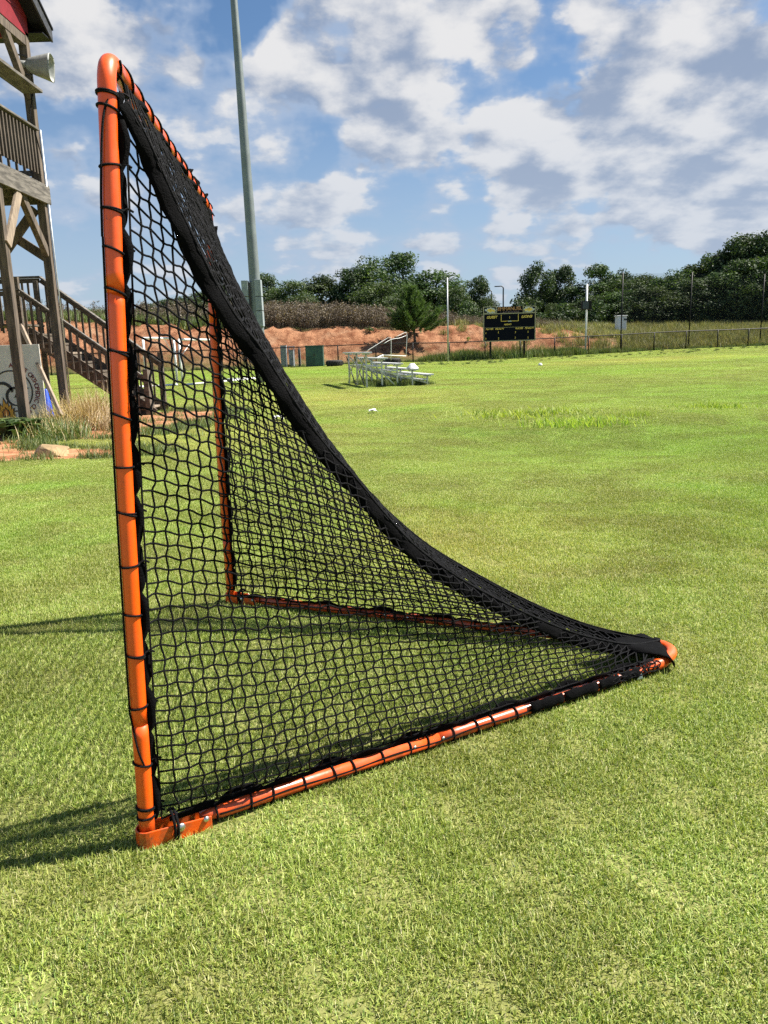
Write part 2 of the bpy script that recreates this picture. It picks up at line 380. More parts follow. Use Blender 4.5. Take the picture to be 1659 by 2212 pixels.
mat('clay', (.44, .15, .065), .95)
def ground_material():
    m = bpy.data.materials.new('field_ground'); m.use_nodes = True; N = NT(m.node_tree)
    b = N.n['Principled BSDF']; b.inputs['Roughness'].default_value = .95; b.inputs['Specular IOR Level'].default_value = .15
    ge = N.new('ShaderNodeNewGeometry'); pos = ge.outputs['Position']
    sp_ = N.new('ShaderNodeSeparateXYZ'); N.put(sp_.inputs[0], pos); X, Y, Z = sp_.outputs
    fine = N.noise(pos, 28, 6, .75)
    turf = N.mix(N.ramp(fine, .32, .68), (.130, .178, .032), (.270, .320, .080))
    turf = turf_patches(N, pos, turf)
    # thatch shows between the blades close by
    soil = N.mix(N.ramp(N.noise(pos, 60, 5, .7), .35, .65), (.10, .108, .032), (.235, .225, .085))
    near = N.ramp(Y, 4.0, 9.0, 1.0, 0.0)
    turf = N.mix(N.math('MULTIPLY', near, .8), turf, soil)
    # bare red-tan earth by the tower
    dm = None
    for e in DIRT:
        f = nodes_ellipse(N, pos, *e); dm = f if dm is None else N.math('MAXIMUM', dm, f)
    dm = N.math('ADD', dm, N.math('MULTIPLY', N.math('SUBTRACT', N.noise(pos, 2.2, 6, .65), .5), .75))
    dirtc = N.mix(N.ramp(N.noise(pos, 3.5, 6, .65), .35, .65), (.27, .105, .048), (.46, .25, .135))
    dirtc = N.mix(N.ramp(N.noise(pos, 40, 4, .7), .5, .75), dirtc, (.20, .08, .04))
    c = N.mix(N.ramp(dm, -.04, .08), turf, dirtc)
    # the cut clay bank behind the fence and the rough slope above it
    t = N.math('SUBTRACT', Y, N.math('ADD', N.math('MULTIPLY', X, .205), 66.4))
    nz = N.math('SUBTRACT', N.noise(pos, .32, 6, .65), .5)
    nz2 = N.math('SUBTRACT', N.noise(pos, 1.3, 5, .7), .5)
    tt = N.math('ADD', t, N.math('MULTIPLY', nz, 5.0))
    mp = N.new('ShaderNodeMapping'); N.put(mp.inputs[0], pos); mp.inputs['Scale'].default_value = (1.1, .35, 1.6)
    clay = N.mix(N.ramp(N.noise(mp.outputs[0], .9, 8, .68), .34, .66), (.185, .068, .031), (.43, .215, .115))
    clay = N.mix(N.ramp(N.noise(pos, .45, 5, .6), .52, .70), clay, (.40, .23, .135))
    clay = N.mix(N.ramp(N.noise(pos, 2.6, 6, .7), .60, .70), clay, (.085, .032, .018))
    mp2 = N.new('ShaderNodeMapping'); N.put(mp2.inputs[0], pos); mp2.inputs['Scale'].default_value = (3.2, .5, .8); mp2.inputs['Rotation'].default_value = (0, 0, .35)
    clay = N.mix(N.ramp(N.noise(mp2.outputs[0], 1.0, 6, .7), .56, .68, 0.0, .8), clay, (.13, .042, .018))
    rough = N.mix(N.ramp(N.noise(pos, .9, 6, .7), .35, .65), (.13, .13, .045), (.30, .235, .11))
    scrub = N.mix(N.ramp(N.noise(pos, .25, 4, .6), .42, .58), rough, (.09, .12, .03))
    onbank = N.ramp(tt, -.6, .8)
    upper = N.ramp(tt, 8.6, 10.2)
    rightfade = N.ramp(N.math('ADD', X, N.math('MULTIPLY', nz, 16)), 19, 27)
    nogr = N.math('MAXIMUM', upper, rightfade)
    foot = N.ramp(N.math('ADD', t, N.math('MULTIPLY', nz2, 7)), .4, 4.2, .9, 0.0)
    nogr = N.math('MAXIMUM', nogr, foot)
    spot = N.ramp(N.math('ADD', nz2, N.math('MULTIPLY', nz, .8)), .20, .30, 0.0, .7)
    bank = N.mix(N.math('MAXIMUM', nogr, spot), clay, scrub)
    c = N.mix(onbank, c, bank)
    N.put(b.inputs['Base Color'], c)
    bp = N.new('ShaderNodeBump'); bp.inputs['Strength'].default_value = .9
    N.put(bp.inputs['Distance'], N.ramp(Y, 5, 60, .012, .22, smooth=False))
    N.put(bp.inputs['Height'], N.math('ADD', N.noise(pos, 14, 4, .7), N.noise(pos, 2.2, 5, .7)))
    N.put(b.inputs['Normal'], bp.outputs[0])
    return m
MATS['field_ground'] = ground_material()
def build_ground():
    xs = np.concatenate([[-900, -500, -300, -200, -140, -105, -85, -72], np.arange(-62, -16, .7), np.arange(-16, 16, .42), np.arange(16, 62, .7), [64, 72, 85, 105, 140, 200, 300, 500, 900]])
    ys = np.concatenate([[-60, -30, -16, -8, -4, -2, 0], np.arange(1, 16, .35), np.arange(16, 56, .8), np.arange(56, 92, .42), np.arange(92, 130, 1.5), [135, 145, 160, 180, 220, 300, 450, 700, 1200]])
    Xg, Yg = np.meshgrid(xs, ys); Zg = terrain(Xg, Yg)
    m = MB(); m.sheet(np.stack([Xg, Yg, Zg], -1))
    o = m.build('ground', 'field_ground', smooth=True)
    tag(o, kind='structure')
build_ground()

# ------------------------------------------------------------------ scatter of small plants (grass is one uncountable mass)
PROTO = bpy.data.collections.new('plant_prototypes')      # never linked to the scene
def proto_collection(name, builders, material):
    c = bpy.data.collections.new(name)
    for i, mb in enumerate(builders):
        o = mb.build('proto', material); COL.objects.unlink(o); c.objects.link(o); o.name = '%s_%d' % (name, i)
    return c
def scatter(name, pts, scl, rz, coll, nvar, label=None, cat=None, tilt=0.0, slope=None):
    pts = np.asarray(pts, float); n = len(pts)
    me = bpy.data.meshes.new(name); me.from_pydata(pts.tolist(), [], [])
    a = me.attributes.new('scl', 'FLOAT_VECTOR', 'POINT'); a.data.foreach_set('vector', np.asarray(scl, np.float32).reshape(-1))
    rot = np.zeros((n, 3), np.float32); rot[:, 2] = rz
    if slope is not None: rot[:, 0], rot[:, 1] = slope
    if tilt: rot[:, 0] = RNG.normal(0, tilt, n); rot[:, 1] = RNG.normal(0, tilt, n)
    a = me.attributes.new('rot', 'FLOAT_VECTOR', 'POINT'); a.data.foreach_set('vector', rot.reshape(-1))
    a = me.attributes.new('var', 'INT', 'POINT'); a.data.foreach_set('value', RNG.integers(0, nvar, n).astype(np.int32))
    o = bpy.data.objects.new(name, me); COL.objects.link(o)
    ng = bpy.data.node_groups.new(name+'_scatter', 'GeometryNodeTree')
    ng.interface.new_socket('Geometry', in_out='INPUT', socket_type='NodeSocketGeometry')
    ng.interface.new_socket('Geometry', in_out='OUTPUT', socket_type='NodeSocketGeometry')
    N = NT(ng); gi = N.new('NodeGroupInput'); go = N.new('NodeGroupOutput')
    ci = N.new('GeometryNodeCollectionInfo'); ci.inputs['Collection'].default_value = coll
    ci.inputs['Separate Children'].default_value = True; ci.inputs['Reset Children'].default_value = True
    iop = N.new('GeometryNodeInstanceOnPoints')
    def named(nm, typ):
        q = N.new('GeometryNodeInputNamedAttribute', data_type=typ); q.inputs['Name'].default_value = nm; return q.outputs['Attribute']
    N.put(iop.inputs['Points'], gi.outputs[0]); N.put(iop.inputs['Instance'], ci.outputs[0])
    iop.inputs['Pick Instance'].default_value = True
    N.put(iop.inputs['Instance Index'], named('var', 'INT')); N.put(iop.inputs['Rotation'], named('rot', 'FLOAT_VECTOR'))
    N.put(iop.inputs['Scale'], named('scl', 'FLOAT_VECTOR'))
    N.put(go.inputs[0], iop.outputs[0])
    md = o.modifiers.new('scatter', 'NODES'); md.node_group = ng
    tag(o, label, cat, kind='stuff')
    return o
def blades(n, half, h0, h1, w0, w1, lean, segs=2, clump=0.0, tints=(0, 1), curl=1.0):
    """n curved grass blades over a square (+-half) or in one clump"""
    if clump > 0: base = RNG.normal(0, clump, (n, 2))
    else: base = RNG.uniform(-half, half, (n, 2))
    az = RNG.uniform(0, 2*np.pi, n); hgt = RNG.uniform(h0, h1, n)*RNG.uniform(.7, 1.0, n); wid = RNG.uniform(w0, w1, n)
    ln = np.abs(RNG.normal(lean, lean*.5, n)); tint = RNG.uniform(*tints, n)
    V = []; F = []; T = []
    cols = 2*segs+1
    ts = np.arange(segs)/segs
    d = np.stack([np.cos(az), np.sin(az)], 1); s = np.stack([-np.sin(az+.6), np.cos(az+.6)], 1)
    out = np.zeros((n, cols, 3))
    for k in range(segs+1):
        t = k/segs; ang = ln*(.35+.65*t*curl)
        c = np.concatenate([base+d*(hgt*t*np.sin(ang))[:, None], (hgt*t*np.cos(ang))[:, None]], 1)
        wv = np.concatenate([s*(wid*(1-t*t)*.5)[:, None], np.zeros((n, 1))], 1)
        if k < segs: out[:, 2*k] = c-wv; out[:, 2*k+1] = c+wv
        else: out[:, 2*k] = c
    m = MB(); idx = np.arange(n)*cols; F = []
    for k in range(segs-1):
        q = np.stack([idx+2*k, idx+2*k+1, idx+2*k+3, idx+2*k+2], 1); F += [tuple(r) for r in q.tolist()]
    q = np.stack([idx+2*segs-2, idx+2*segs-1, idx+2*segs], 1); F += [tuple(r) for r in q.tolist()]
    m.v.append(out.reshape(-1, 3)); m.f = F; m.n = n*cols; m.t.append(np.repeat(tint, cols))
    return m
def merge(*ms):
    m = MB()
    for q in ms:
        m.f += [tuple(i+m.n for i in r) for r in q.f]; m.v += q.v; m.t += q.t; m.n += q.n
    return m
leafmat('turf_blade', [(0, (.085, .145, .020)), (.40, (.228, .300, .042)), (.75, (.385, .435, .095)), (.90, (.46, .45, .19)), (1, (.60, .53, .32))], .30, .55, wscale=1, wcols=turf_patches)
def build_grass():
    tiles = []
    for k in range(5):
        tiles.append(merge(blades(5600, .22, .013, .030, .0020, .0038, .95, tints=(0, .92)), blades(420, .22, .026, .044, .0018, .0030, .7, tints=(.3, .95)),
                           blades(520, .22, .010, .024, .0016, .0030, 1.35, tints=(.80, 1.0))))
    coll = proto_collection('turf_tile', tiles, 'turf_blade')
    pts = []; scl = []
    def band(y0, y1, tile, sc, zs, marg, thr):
        y = y0
        while y < y1:
            hw = .56*y+marg
            xs = np.arange(-hw, hw, tile)
            for x in xs:
                px_, py_ = x+RNG.uniform(-.1, .1)*tile, y+RNG.uniform(-.1, .1)*tile
                if py_ > fence_y(px_)+1.5: continue
                if float(dirt_amt(px_, py_)) > thr: continue
                pts.append((px_, py_, tz(px_, py_)-.002+(.004 if py_ > 6 else 0))); scl.append((sc, sc, zs*RNG.uniform(.85, 1.15)))
            y += tile
    band(.35, 6.0, .295, 1.0, .95, 1.2, .02)
    band(6.0, 13.0, .335, 1.12, .72, 2.0, .0)
    band(13.0, 28.0, .53, 1.75, .75, 3.0, .0)
    band(28.0, 72.0, 1.2, 3.9, .95, 6.0, .1)
    # longer, lusher growth in the dip and along the mown edge
    rz = RNG.uniform(0, 2*np.pi, len(pts)); q = np.array(pts); e = .35
    gx = (terrain(q[:, 0]+e, q[:, 1])-terrain(q[:, 0]-e, q[:, 1]))/(2*e); gy = (terrain(q[:, 0], q[:, 1]+e)-terrain(q[:, 0], q[:, 1]-e))/(2*e)
    lx = gx*np.cos(rz)+gy*np.sin(rz); ly = -gx*np.sin(rz)+gy*np.cos(rz)      # slope in each tile's own frame
    scatter('grass', pts, scl, rz, coll, 5, 'short sunlit turf covering the whole field', 'grass', slope=(np.arctan(ly), -np.arctan(lx)))
build_grass()

# ------------------------------------------------------------------ lacrosse goal
mat('orange_paint', (.86, .098, .004), .30, coat=.35, var=.10, vscale=5, bump=.02, bscale=90)
mat('orange_worn', (.66, .085, .014), .42, coat=.1, var=.25, vscale=14, bump=.05, bscale=60)
def scuffed(name, hue, worn):
    m = MATS[name]; N = NT(m.node_tree); b = N.n['Principled BSDF']
    tc = N.new('ShaderNodeTexCoord'); src = b.inputs['Base Color'].links[0].from_socket
    mp = N.new('ShaderNodeMapping'); N.put(mp.inputs[0], tc.outputs['Object']); mp.inputs['Scale'].default_value = (1, 1, .35)
    sc = N.ramp(N.noise(mp.outputs[0], 70, 4, .75), .66, .70, 0.0, .85)
    sep = N.new('ShaderNodeSeparateXYZ'); N.put(sep.inputs[0], tc.outputs['Object'])
    mud = N.math('MULTIPLY', N.ramp(sep.outputs[2], .01, .16, 1.0, 0.0), N.ramp(N.noise(tc.outputs['Object'], 26, 5, .7), .44, .62, 0.0, .6))
    c = N.mix(sc, src, hue); c = N.mix(mud, c, worn); N.put(b.inputs['Base Color'], c)
    N.put(b.inputs['Roughness'], N.ramp(N.noise(tc.outputs['Object'], 12, 5, .7), .35, .7, .26, .52))
scuffed('orange_paint', (.30, .05, .015), (.20, .075, .03)); scuffed('orange_worn', (.25, .06, .03), (.19, .08, .035))
mat('zinc', (.60, .60, .58), .35, metal=1.0)
mat('dark_steel', (.10, .09, .08), .5, metal=.6)
mat('black_cord', (.0055, .0055, .007), .75, var=.4, vscale=160, bump=.8, bscale=420, spec=.15)
mat('black_webbing', (.0026, .0026, .0032), .9, var=.45, vscale=60, bump=.7, bscale=260, spec=.08)
mat('white_plastic', (.75, .75, .73), .5)

N0 = G(320, 1822); NTOP = G(228, 118, 1.81); F0 = G(500, 1300); FTOP = G(450, 453, 1.81)
AN = G(1424, 1434, .03); AF = G(1418, 1394, .03); APEX = G(1425, 1402, .03)
NEAR_PROF = [(0, 1.77), (.025, 1.70), (.043, 1.63), (.061, 1.545), (.085, 1.445), (.108, 1.35), (.135, 1.265), (.162, 1.20), (.196, 1.095), (.224, 1.015), (.255, .935), (.299, .843), (.345, .735), (.40, .622), (.477, .505), (.561, .40), (.653, .297), (.753, .198), (.863, .113), (.933, .075), (1, .06)]
FAR_PROF = [(0, 1.77), (.016, 1.67), (.042, 1.545), (.061, 1.45), (.088, 1.33), (.129, 1.18), (.155, 1.09), (.19, .98), (.219, .895), (.265, .797), (.319, .695), (.365, .605), (.42, .505), (.506, .377), (.601, .279), (.707, .186), (.791, .126), (.873, .085), (.951, .066), (1, .06)]
def ridge(top, prof, n=140):
    s = np.array([p[0] for p in prof]); z = np.array([p[1] for p in prof])
    pts = np.array([[*(top[:2]+(APEX[:2]-top[:2])*a), b] for a, b in zip(s, z)])
    pts = smoothpath(pts, 10)
    L = np.concatenate([[0], np.cumsum(np.linalg.norm(np.diff(pts, axis=0), axis=1))]); L /= L[-1]
    t = np.linspace(0, 1, n)
    return np.stack([np.interp(t, L, pts[:, k]) for k in range(3)], 1)
RN = ridge(NTOP, NEAR_PROF); RF = ridge(FTOP, FAR_PROF)
def along(curve, t):
    t = np.asarray(t, float)*(len(curve)-1); i = np.clip(np.floor(t).astype(int), 0, len(curve)-2); f = (t-i)[..., None]
    return curve[i]*(1-f)+curve[i+1]*f
def post_path(b, t, n=26):
    u = np.linspace(0, 1, n)[:, None]; p = b+(t-b)*u
    p[:, 0] -= .009*np.sin(np.pi*u[:, 0]); return p

goal = thing('lacrosse_goal', 'orange tubular lacrosse goal with black knotted netting standing on the grass', 'lacrosse goal', (N0+F0)/2)
NP = post_path(N0, NTOP); FP = post_path(F0, FTOP)
def zcut(path, z0, z1):
    sel = path[(path[:, 2] >= z0) & (path[:, 2] <= z1)]
    def at(z): return np.array([np.interp(z, path[:, 2], path[:, k]) for k in range(3)])
    return np.vstack([at(z0), sel, at(z1)])
def corner(path, top, other, zs):
    """bent tube: up the post from height zs, round the corner, along the crossbar"""
    d = (other-top)/np.linalg.norm(other-top); lower = zcut(path, zs, 1.745)
    a = lower[-1]; c = top; e = top+d*.075
    t = np.linspace(0, 1, 12)[1:, None]
    arc = (1-t)**3*a+3*(1-t)**2*t*(a+(c-a)*.72)+3*(1-t)*t**2*(e+(c-e)*.72)+t**3*e
    return np.vstack([lower, arc, top+d*.26])
for path, top, other, base, tip in ((NP, NTOP, FTOP, N0, AN), (FP, FTOP, NTOP, F0, AF)):
    zs = 1.335
    pb = MB().tube(zcut(path, .01, .32), .0194, 20)
    pb.build('post_foot', 'orange_paint', goal, smooth=True)
    MB().tube(zcut(path, .318, zs), .0190, 20).build('post', 'orange_paint', goal, smooth=True)
    MB().tube(corner(path, top, other, zs-.004), .0193, 20).build('corner_tube', 'orange_paint', goal, smooth=True)
dcb = (FTOP-NTOP)/np.linalg.norm(FTOP-NTOP)
MB().tube(np.linspace(NTOP+dcb*.255, FTOP-dcb*.255, 20), .0188, 20).build('crossbar', 'orange_paint', goal, smooth=True)
# base pipes, hinged to the posts by bent plates
for base, tip in ((N0, AN), (F0, AF)):
    d = tip-base; d[2] = 0; L = np.linalg.norm(d); d /= L; side = np.array([d[1], -d[0], 0])
    zp = .026
    q = lambda s, z=zp: np.array([*(base[:2]+d[:2]*s), z])
    MB().tube([q(.135), q(.16), q(.19), q(.24), q(L*.47)], [.012, .015, .0192, .0196, .0196], 18).build('base_pipe', 'orange_worn', goal, smooth=True)
    MB().tube(np.linspace(q(L*.468), q(L-.05), 14), .0186, 18).build('base_pipe_rear', 'orange_worn', goal, smooth=True)
    # plate wrapped round the foot of the post
    an = np.linspace(-np.pi/2, np.pi/2, 11)
    ring = [base[:2]-d[:2]*.0275*math.cos(a)+side[:2]*.0275*math.sin(a) for a in an]
    ring = [base[:2]-side[:2]*.0275+d[:2]*.158]+ring+[base[:2]+side[:2]*.0275+d[:2]*.158]
    ring = np.array(ring); inner = []
    ctr = base[:2]
    for p in ring:
        r = p-ctr; s = r@d[:2]; w = r@side[:2]
        inner.append(p-(side[:2]*np.sign(w)*.004 if s > 0.001 else r/np.linalg.norm(r)*.004))
    inner = np.array(inner); n = len(ring); z0, z1 = -.004, .047
    top1 = np.full(n, z1); top1[0] = top1[-1] = z1-.012
    V = np.concatenate([np.c_[ring, np.full(n, z0)], np.c_[ring, top1], np.c_[inner, np.full(n, z0)], np.c_[inner, top1]])
    Fc = []
    for i in range(n-1):
        Fc += [(i, i+1, n+i+1, n+i), (2*n+i+1, 2*n+i, 3*n+i, 3*n+i+1), (n+i, n+i+1, 3*n+i+1, 3*n+i)]
    Fc += [(0, n, 3*n, 2*n), (n-1, 3*n-1, 4*n-1, 2*n-1)]
    br = MB().add(V, Fc).build('bracket', 'orange_paint', goal, smooth=False, bevel=.002)
    for s, r in ((.078, .0095), (.143, .0065)):
        for sg in (-1, 1):
            c = np.array([*(base[:2]+d[:2]*s+side[:2]*sg*.0275), .032])
            MB().lathe(c, [(r*1.25, 0), (r*1.25, .0015), (r, .004), (r*.5, .0065), (0.0008, .0070)], 14, side*sg).build('bolt', 'zinc', goal, smooth=True)
    for s in (L*.42, L*.475):
        c = q(s)+side*.0182+np.array([0, 0, .006])
        MB().lathe(c, [(.006, 0), (.005, .003), (.001, .0045)], 10, side).build('rivet', 'zinc', goal, smooth=True)
# bend at the back that joins the two base pipes
da = AN-N0; da[2] = 0; da /= np.linalg.norm(da); db = AF-F0; db[2] = 0; db /= np.linalg.norm(db)
a, b = AN-da*.055, AF-db*.055; a[2] = b[2] = .032
tipc = (AN+AF)/2+np.array([.055, .008, 0]); tipc[2] = .032
MB().tube(smoothpath([a-da*.02, a, AN*[1, 1, 0]+[.015, .01, .032], tipc, AF*[1, 1, 0]+[.02, -.01, .032], b, b-db*.02], 6), .0208, 16).build('rear_bend', 'orange_paint', goal, smooth=True)

# ---- netting: lattices relaxed between the frame and the two sagging ridge lines
def relax(pos, fixed, nb, it=900):
    """pos (n,3); nb list of neighbour index arrays padded with self"""
    free = ~fixed; nbf = nb[free]; cnt = (nbf >= 0).sum(1)[:, None]; idx = np.where(nbf < 0, 0, nbf); msk = (nbf >= 0)[..., None]
    for _ in range(it):
        pos[free] = (pos[idx]*msk).sum(1)/cnt
    return pos
def cords(m, lines, r, k=3, sides=5):
    for ln in lines:
        if len(ln) < 2: continue
        m.tube(smoothpath(ln, k) if len(ln) > 2 else ln, r, sides, cap=False)
def side_net(path, base, tip, rg, sgn, name, r=.0026, N=53):
    d = tip-base; d[2] = 0; L = np.linalg.norm(d); d /= L; side = np.array([d[1], -d[0], 0])
    ids = {}; pos = []; fixed = []
    for i in range(N+1):
        for j in range(N+1-i):
            ids[i, j] = len(pos); fx = False
            zz = .055+(1.755-.055)*i/N
            pp = np.array([np.interp(zz, path[:, 2], path[:, q]) for q in range(3)])+d*.037
            bp = np.array([*(base[:2]+d[:2]*(.05+(L-.10)*j/N)), .062])
            hyp = along(rg, .025+.955*(1-i/N))
            if j == 0 and i < N: p = pp; fx = True
            elif i == 0 and j < N: p = bp; fx = True
            elif i+j == N: p = hyp; fx = True
            else:
                p = pp+(along(rg, .02+.96*(1-i/N))-pp)*(j/(N-i))
            pos.append(p); fixed.append(fx)
    pos = np.array(pos); fixed = np.array(fixed); nb = np.full((len(pos), 4), -1)
    for (i, j), q in ids.items():
        for k, (a, b) in enumerate(((1, 0), (-1, 0), (0, 1), (0, -1))):
            if (i+a, j+b) in ids: nb[q, k] = ids[i+a, j+b]
    pos = relax(pos, fixed, nb)
    # knots sit a little off the grid: that is what makes the cords wave
    for (i, j), q in ids.items():
        s = 1 if (i+j) % 2 else -1
        up = pos[ids[i+1, j]]-pos[q] if (i+1, j) in ids else np.array([0, 0, .03])
        ac = pos[ids[i, j+1]]-pos[q] if (i, j+1) in ids else d*.03
        amp = .10 if not fixed[q] else .03
        pos[q] = pos[q]+s*amp*up-s*.10*ac*(0 if fixed[q] else 1)+RNG.normal(0, .0011, 3)*(not fixed[q])
        if not fixed[q]: pos[q] += side*sgn*(.018*math.sin(i*.23+j*.11)+.012*math.sin(j*.31-i*.13))
    m = MB()
    cords(m, [[pos[ids[i, j]] for j in range(N+1-i)] for i in range(0, N)], r)
    cords(m, [[pos[ids[i, j]] for i in range(N+1-j)] for j in range(0, N)], r)
    oc = np.array([[1, 0, 0], [-1, 0, 0], [0, 1, 0], [0, -1, 0], [0, 0, 1], [0, 0, -1.]])*r*1.75
    ofc = [(0, 2, 4), (2, 1, 4), (1, 3, 4), (3, 0, 4), (2, 0, 5), (1, 2, 5), (3, 1, 5), (0, 3, 5)]
    for q in range(len(pos)):
        if not fixed[q]: m.add(oc+pos[q], ofc)
    m.build(name, 'black_cord', goal, smooth=True)
    return pos
side_net(NP, N0, AN, RN, 1, 'side_net')
side_net(FP, F0, AF, RF, -1, 'side_net')
def back_net():
    H = 27; NB = H*3; ids = {}; pos = []; fixed = []
    for i in range(NB+1):
        w = H-i/3.0
        js = [j for j in range(-H, H+1) if abs(j) <= w+1e-6]
        for j in js:
            t = i/NB; e0 = along(RN, .02+.96*t); e1 = along(RF, .02+.96*t)
            fx = False; f = .5+.5*j/max(w, 1e-6)
            p = e0+(e1-e0)*f
            if i == 0:
                p = NTOP+(FTOP-NTOP)*(.5+.5*j/H*.94)+np.array([.022, 0, -.034]); fx = True
            elif abs(j)+1 > w+1e-6 and j != 0: p = e0 if j < 0 else e1; fx = True
            elif i >= NB-2: fx = True; p = (e0+e1)/2
            ids[i, j] = len(pos); pos.append(p); fixed.append(fx)
    pos = np.array(pos); fixed = np.array(fixed); nb = np.full((len(pos), 4), -1)
    for (i, j), q in ids.items():
        for k, (a, b) in enumerate(((1, 0), (-1, 0), (0, 1), (0, -1))):
            if (i+a, j+b) in ids: nb[q, k] = ids[i+a, j+b]
    pos = relax(pos, fixed, nb, 1200)
    for (i, j), q in ids.items():
        if fixed[q]: continue
        s = 1 if (i+j) % 2 else -1
        dn = pos[ids[i+1, j]]-pos[q] if (i+1, j) in ids else 0
        ac = pos[ids[i, j+1]]-pos[q] if (i, j+1) in ids else 0
        # slack belly between the ridges
        w = H-i/3.0; bel = (1-(j/max(w, 1))**2)*.03*math.sin(math.pi*min(1, i/NB))
        pos[q] = pos[q]+s*.12*dn-s*.12*ac+RNG.normal(0, .0015, 3)+np.array([-.3, 0, -.9])*bel
    m = MB()
    cords(m, [[pos[ids[i, j]] for j in range(-H, H+1) if (i, j) in ids] for i in range(1, NB-1)], .0024)
    cords(m, [[pos[ids[i, j]] for i in range(NB+1) if (i, j) in ids] for j in range(-H, H+1)], .0024)
    m.build('back_net', 'black_cord', goal, smooth=True)
back_net()
# ---- webbing straps folded over the two ridges
def strap(rg, other, base, tip, wside, wback, seed):
    d = tip-base; d[2] = 0; d /= np.linalg.norm(d)
    rg = rg[3:]; other = other[3:]; n = len(rg); rows = []
    tg = np.gradient(rg, axis=0); tg /= np.linalg.norm(tg, axis=1)[:, None]
    for k in range(n):
        t = k/(n-1)
        w1 = wside*(.70+.30*min(1, t/.08))*(1 if t < .93 else 1-(t-.93)/.07*.55)
        down = np.array([0, 0, -1.0]); down -= tg[k]*(down@tg[k])
        down += np.array([-d[0], -d[1], 0])*.25*(1-t); down -= tg[k]*(down@tg[k]); down /= np.linalg.norm(down)
        bk = other[k]-rg[k]; bk = bk/np.linalg.norm(bk) if np.linalg.norm(bk) > .02 else np.array([0, .7, .1])
        bk -= tg[k]*(bk@tg[k])*.8; bk /= np.linalg.norm(bk)
        wob = .007*math.sin(k*.55+seed)*float(vnoise(k*.13, seed, 1.0, 6)+.3)+.004*math.sin(k*1.37+seed*2)
        cr = np.cross(down, tg[k])
        row = [rg[k]+down*w1+cr*wob*1.6, rg[k]+down*w1*.66+cr*(wob+.003), rg[k]+down*w1*.33+cr*(wob*.5+.004), rg[k]+np.array([0, 0, .004]),
               rg[k]+bk*wback*.5+np.array([0, 0, .003+wob*.4]), rg[k]+bk*(wback+wob)]
        rows.append(row)
    o = MB().sheet(rows).build('ridge_strap', 'black_webbing', goal, smooth=True)
    so = o.modifiers.new('thickness', 'SOLIDIFY'); so.thickness = .0035; so.offset = 0
    # corded hem along both edges
    rw = np.array(rows)
    h = MB(); h.tube(rw[::2, 3]+[0, 0, .003], .0034, 6); h.tube(rw[::2, 5], .003, 6)
    h.build('hem_cord', 'black_cord', o, smooth=True)
strap(RN, RF, N0, AN, .036, .016, 1.0)
strap(RF, RN, F0, AF, .034, .018, 2.4)
# ---- webbing strip along posts, crossbar and base, scalloped between the lacing
def strip(pts, out, width, seed, name='edge_strip', scal=.55, period=9, off=.017):
    rows = []; n = len(pts)
    for k in range(n):
        ph = (k/period) % 1.0; b = math.sin(math.pi*ph)**.7
        w = width*(1-scal+scal*b)*(.8+.4*float(vnoise(k*.37, seed, 1.0, 3)))
        tw = .010*math.sin(k*.31+seed)*b
        nrm = np.cross(out, pts[min(k+1, n-1)]-pts[max(k-1, 0)]); nrm /= np.linalg.norm(nrm)
        a = pts[k]+out*off
        rows.append([a, a+out*w*.5+nrm*(tw+.004*b), a+out*w+nrm*tw*1.3])
    o = MB().sheet(rows).build(name, 'black_webbing', goal, smooth=True)
    so = o.modifiers.new('thickness', 'SOLIDIFY'); so.thickness = .004; so.offset = 0
dN = (AN-N0)*[1, 1, 0]; dN /= np.linalg.norm(dN); dF = (AF-F0)*[1, 1, 0]; dF /= np.linalg.norm(dF)
def resample(p, n):
    p = np.asarray(p); L = np.concatenate([[0], np.cumsum(np.linalg.norm(np.diff(p, axis=0), axis=1))]); t = np.linspace(0, L[-1], n)
    return np.stack([np.interp(t, L, p[:, k]) for k in range(3)], 1)
strip(resample(zcut(NP, .06, 1.74), 130), dN, .021, 1.0, scal=.6)
strip(resample(zcut(FP, .06, 1.74), 130), dF, .024, 2.0, scal=.6)
strip(resample([NTOP+dcb*.05, FTOP-dcb*.05], 120), np.array([.50, 0, -.86]), .034, 3.0)
strip(resample([NTOP+dcb*1.02, FTOP-dcb*.03], 70), np.array([.25, -.25, .93]), .030, 6.0, off=.012, scal=.7, period=13)
LN = np.linalg.norm((AN-N0)[:2]); LF = np.linalg.norm((AF-F0)[:2])
strip(resample([N0+dN*.06+[0, 0, .032], AN-dN*.10+[0, 0, .01]], 120), np.array([-.1, -.10, .99]), .024, 4.0, off=.010)
strip(resample([F0+dF*.06+[0, 0, .032], AF-dF*.10+[0, 0, .01]], 120), np.array([-.15, -.70, .69]), .036, 5.0, off=.000, scal=.30)
